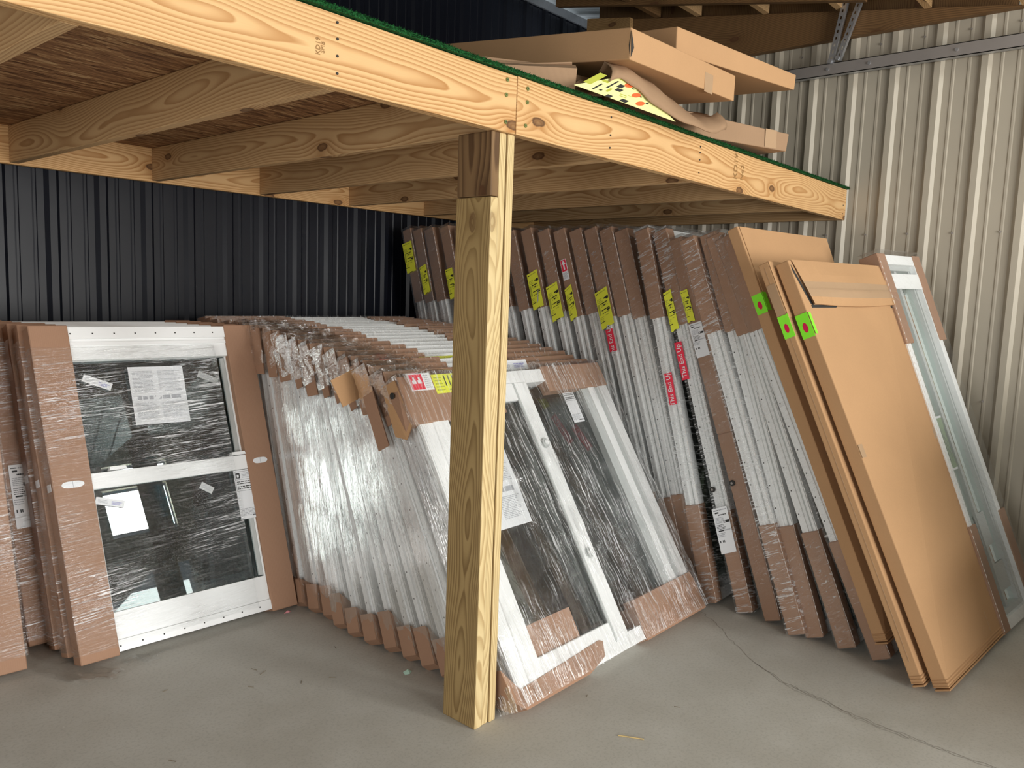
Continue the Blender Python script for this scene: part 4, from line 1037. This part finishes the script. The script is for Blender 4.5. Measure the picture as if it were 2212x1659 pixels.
for (ca,cb) in ((.38,.80),(.56,.50),(.70,.22)):
    pts=[Y(ca+.045*math.cos(i*PI/8),cb+.12*math.sin(i*PI/8),.0012) for i in range(16)]
    mb.face(pts,[(0,0)]*16,'orange')
mb.build('yellow_label',t)

# ------------------------------------------------------------------ bits on the floor
def scrap(name,x,y,pts,mat,label,cat,z=.004,curl=.006):
    o=Vector((x,y,0)); t=thing(name,o,label,cat)
    mb=MB(); n=len(pts)
    c=(sum(p[0] for p in pts)/n,sum(p[1] for p in pts)/n,z+curl)
    for i in range(n):
        a=pts[i]; b=pts[(i+1)%n]
        mb.face([(a[0],a[1],.001),(b[0],b[1],.001),c],[(0,0)]*3,mat)
    b=mb.build('scrap',t); return t
def scrap1(name,x,y,pts,mat,label,cat,z=.004,curl=.006):
    mb=MB(); n=len(pts); c=(sum(p[0] for p in pts)/n,sum(p[1] for p in pts)/n,z+curl)
    for i in range(n):
        a=pts[i]; b=pts[(i+1)%n]; mb.face([(a[0],a[1],.001),(b[0],b[1],.001),c],[(0,0)]*3,mat)
    o=mb.build(name); o.location=(x,y,0); tag(o,label,cat); return o
scrap1('paper_scrap',2.150,3.086,[(-.03,-.03),(.0,-.022),(.03,.0),(.04,.04),(.025,.02),(.0,.0)],'lemon','curled yellow scrap on the floor beside the pine slat foot','scrap',curl=.025)
scrap1('paper_scrap',1.995,3.061,[(-.02,-.006),(.01,-.008),(.022,.0),(.0,.01)],'pink','small pink scrap on the floor below the brown channel','scrap')
scrap1('paper_scrap',2.001,2.236,[(-.02,-.01),(.0,-.016),(.022,-.004),(.016,.012),(-.01,.014)],'mint','pale mint scrap on the floor left of the post','scrap',curl=.01)
mb=MB(); mb.cyl((0,0,.003),.0022,.088,'u','straw',6); b=mb.build('straw_piece'); b.location=(2.209,1.386,0); b.rotation_euler=(0,0,-1.07); tag(b,'single yellow straw lying on the floor right of the post','straw')
tw=[(1.59,2.62,.05,.4),(1.60,2.66,.04,1.9),(1.66,2.45,.03,.9),(1.78,2.40,.035,2.4),(2.03,2.06,.03,.3),(2.53,1.33,.028,1.9),(1.52,2.55,.03,2.2),(1.93,2.6,.03,1.2),(2.35,1.62,.02,.5),(1.27,2.75,.03,.2),(1.1,2.3,.04,2.0),(1.30,2.02,.025,1.1)]
for i,(x,y,l,a) in enumerate(tw):
    mb=MB(); mb.cyl((0,0,.0012),.0011,l*.7,'u','twig',5); b=mb.build('wood_splinter'); b.location=(x,y,0); b.rotation_euler=(0,0,a)
    tag(b,['short dark splinter in front of the bright window, left of the pair','short dark splinter in front of the bright window, right of the pair','dark splinter between the bright window and the post','dark splinter on the floor under the sliding row','splinter close to the left foot of the post','dark splinter standing out on the bare floor right of the post','thin splinter under the corner of the bright window','thin splinter near the cardboard feet of the sliding row','tiny splinter just right of the post foot','splinter at the lower left of the bright window','splinter on the open floor at far left','tiny splinter on the open floor toward the bottom left'][i],'splinter','wood splinters on the floor')
# loose film trailing on the floor
def loose(pts,wid,label,seed):
    o=Vector((pts[0][0],pts[0][1],0)); mb=MB(); n=26; P=[]
    for i in range(n+1):
        f=i/n*(len(pts)-1); k=min(int(f),len(pts)-2); P.append(Vector(pts[k]).lerp(Vector(pts[k+1]),f-k))
    rows=[]
    for j in range(7):
        row=[]
        for i in range(n+1):
            d=(P[min(i+1,n)]-P[max(i-1,0)]).normalized(); s=Vector((-d.y,d.x,0)); b=(j/6-.5)*wid*(.5+.7*math.sin(PI*(i/n)*.9+.2))
            q=P[i]+s*b; h=abs(noise.noise(Vector((q.x*18+seed,q.y*18,seed))))*.035
            row.append((q.x-o.x,q.y-o.y,q.z+.002+h))
        rows.append(row)
    sheetmesh(mb,rows,'film_t'); b=mb.build('loose_film',smooth=True); b.location=o; tag(b,label,'plastic film'); return b
loose([(1.16,3.72,.25),(1.12,3.45,.03),(1.08,3.22,.0),(1.13,3.06,.0),(1.22,2.98,.0)],.13,'clear stretch film trailing on the floor between the two left stacks',3)
loose([(1.27,3.08,.0),(1.36,3.04,.0),(1.46,3.06,.0)],.07,'small clear film scrap under the bright window corner',8)

# ------------------------------------------------------------------ camera
cam=bpy.data.cameras.new('camera'); co=bpy.data.objects.new('camera',cam); COL.objects.link(co)
cam.sensor_width=36; cam.lens=27.997; cam.clip_start=.05
RR=Vector((0.6589,-0.7514,0.0348)).normalized()
Fd=Vector((0.7491,0.6524,-0.1148)).normalized()
RR=(RR-Fd*RR.dot(Fd)).normalized(); UU=RR.cross(Fd)
mt=Matrix((RR,UU,-Fd)).transposed().to_4x4(); mt.translation=Vector((0,0,1.5)); co.matrix_world=mt
S.camera=co

# ------------------------------------------------------------------ light
w=bpy.data.worlds.new('world'); S.world=w; w.use_nodes=True
bg=w.node_tree.nodes['Background']; bg.inputs[0].default_value=(.86,.93,1,1); bg.inputs[1].default_value=.8
def area(name,loc,target,sx,sy,power,col=(1,1,1)):
    l=bpy.data.lights.new(name,'AREA'); l.shape='RECTANGLE'; l.size=sx; l.size_y=sy; l.energy=power; l.color=col
    o=bpy.data.objects.new(name,l); COL.objects.link(o); o.location=loc
    d=(Vector(target)-Vector(loc)).normalized(); o.rotation_euler=d.to_track_quat('-Z','Y').to_euler(); return o
area('daylight_from_garage_door',(2.3,-4.5,1.2),(2.3,3,1.2),3.9,2.2,375,(1,.985,.955))
area('fill_light_left',(-3.1,.4,1.3),(2,1.5,1.0),2.2,2.3,150,(1,.99,.97))  # added fill from the left; no door stands there
area('transom_daylight',(3.62,-4.47,3.76),(3.62,3,3.76),.82,.60,85,(.97,1,.98))
S.view_settings.view_transform='Standard'; S.view_settings.look='None'; S.view_settings.gamma=1; S.view_settings.use_curve_mapping=False
S.view_settings.exposure=0.0
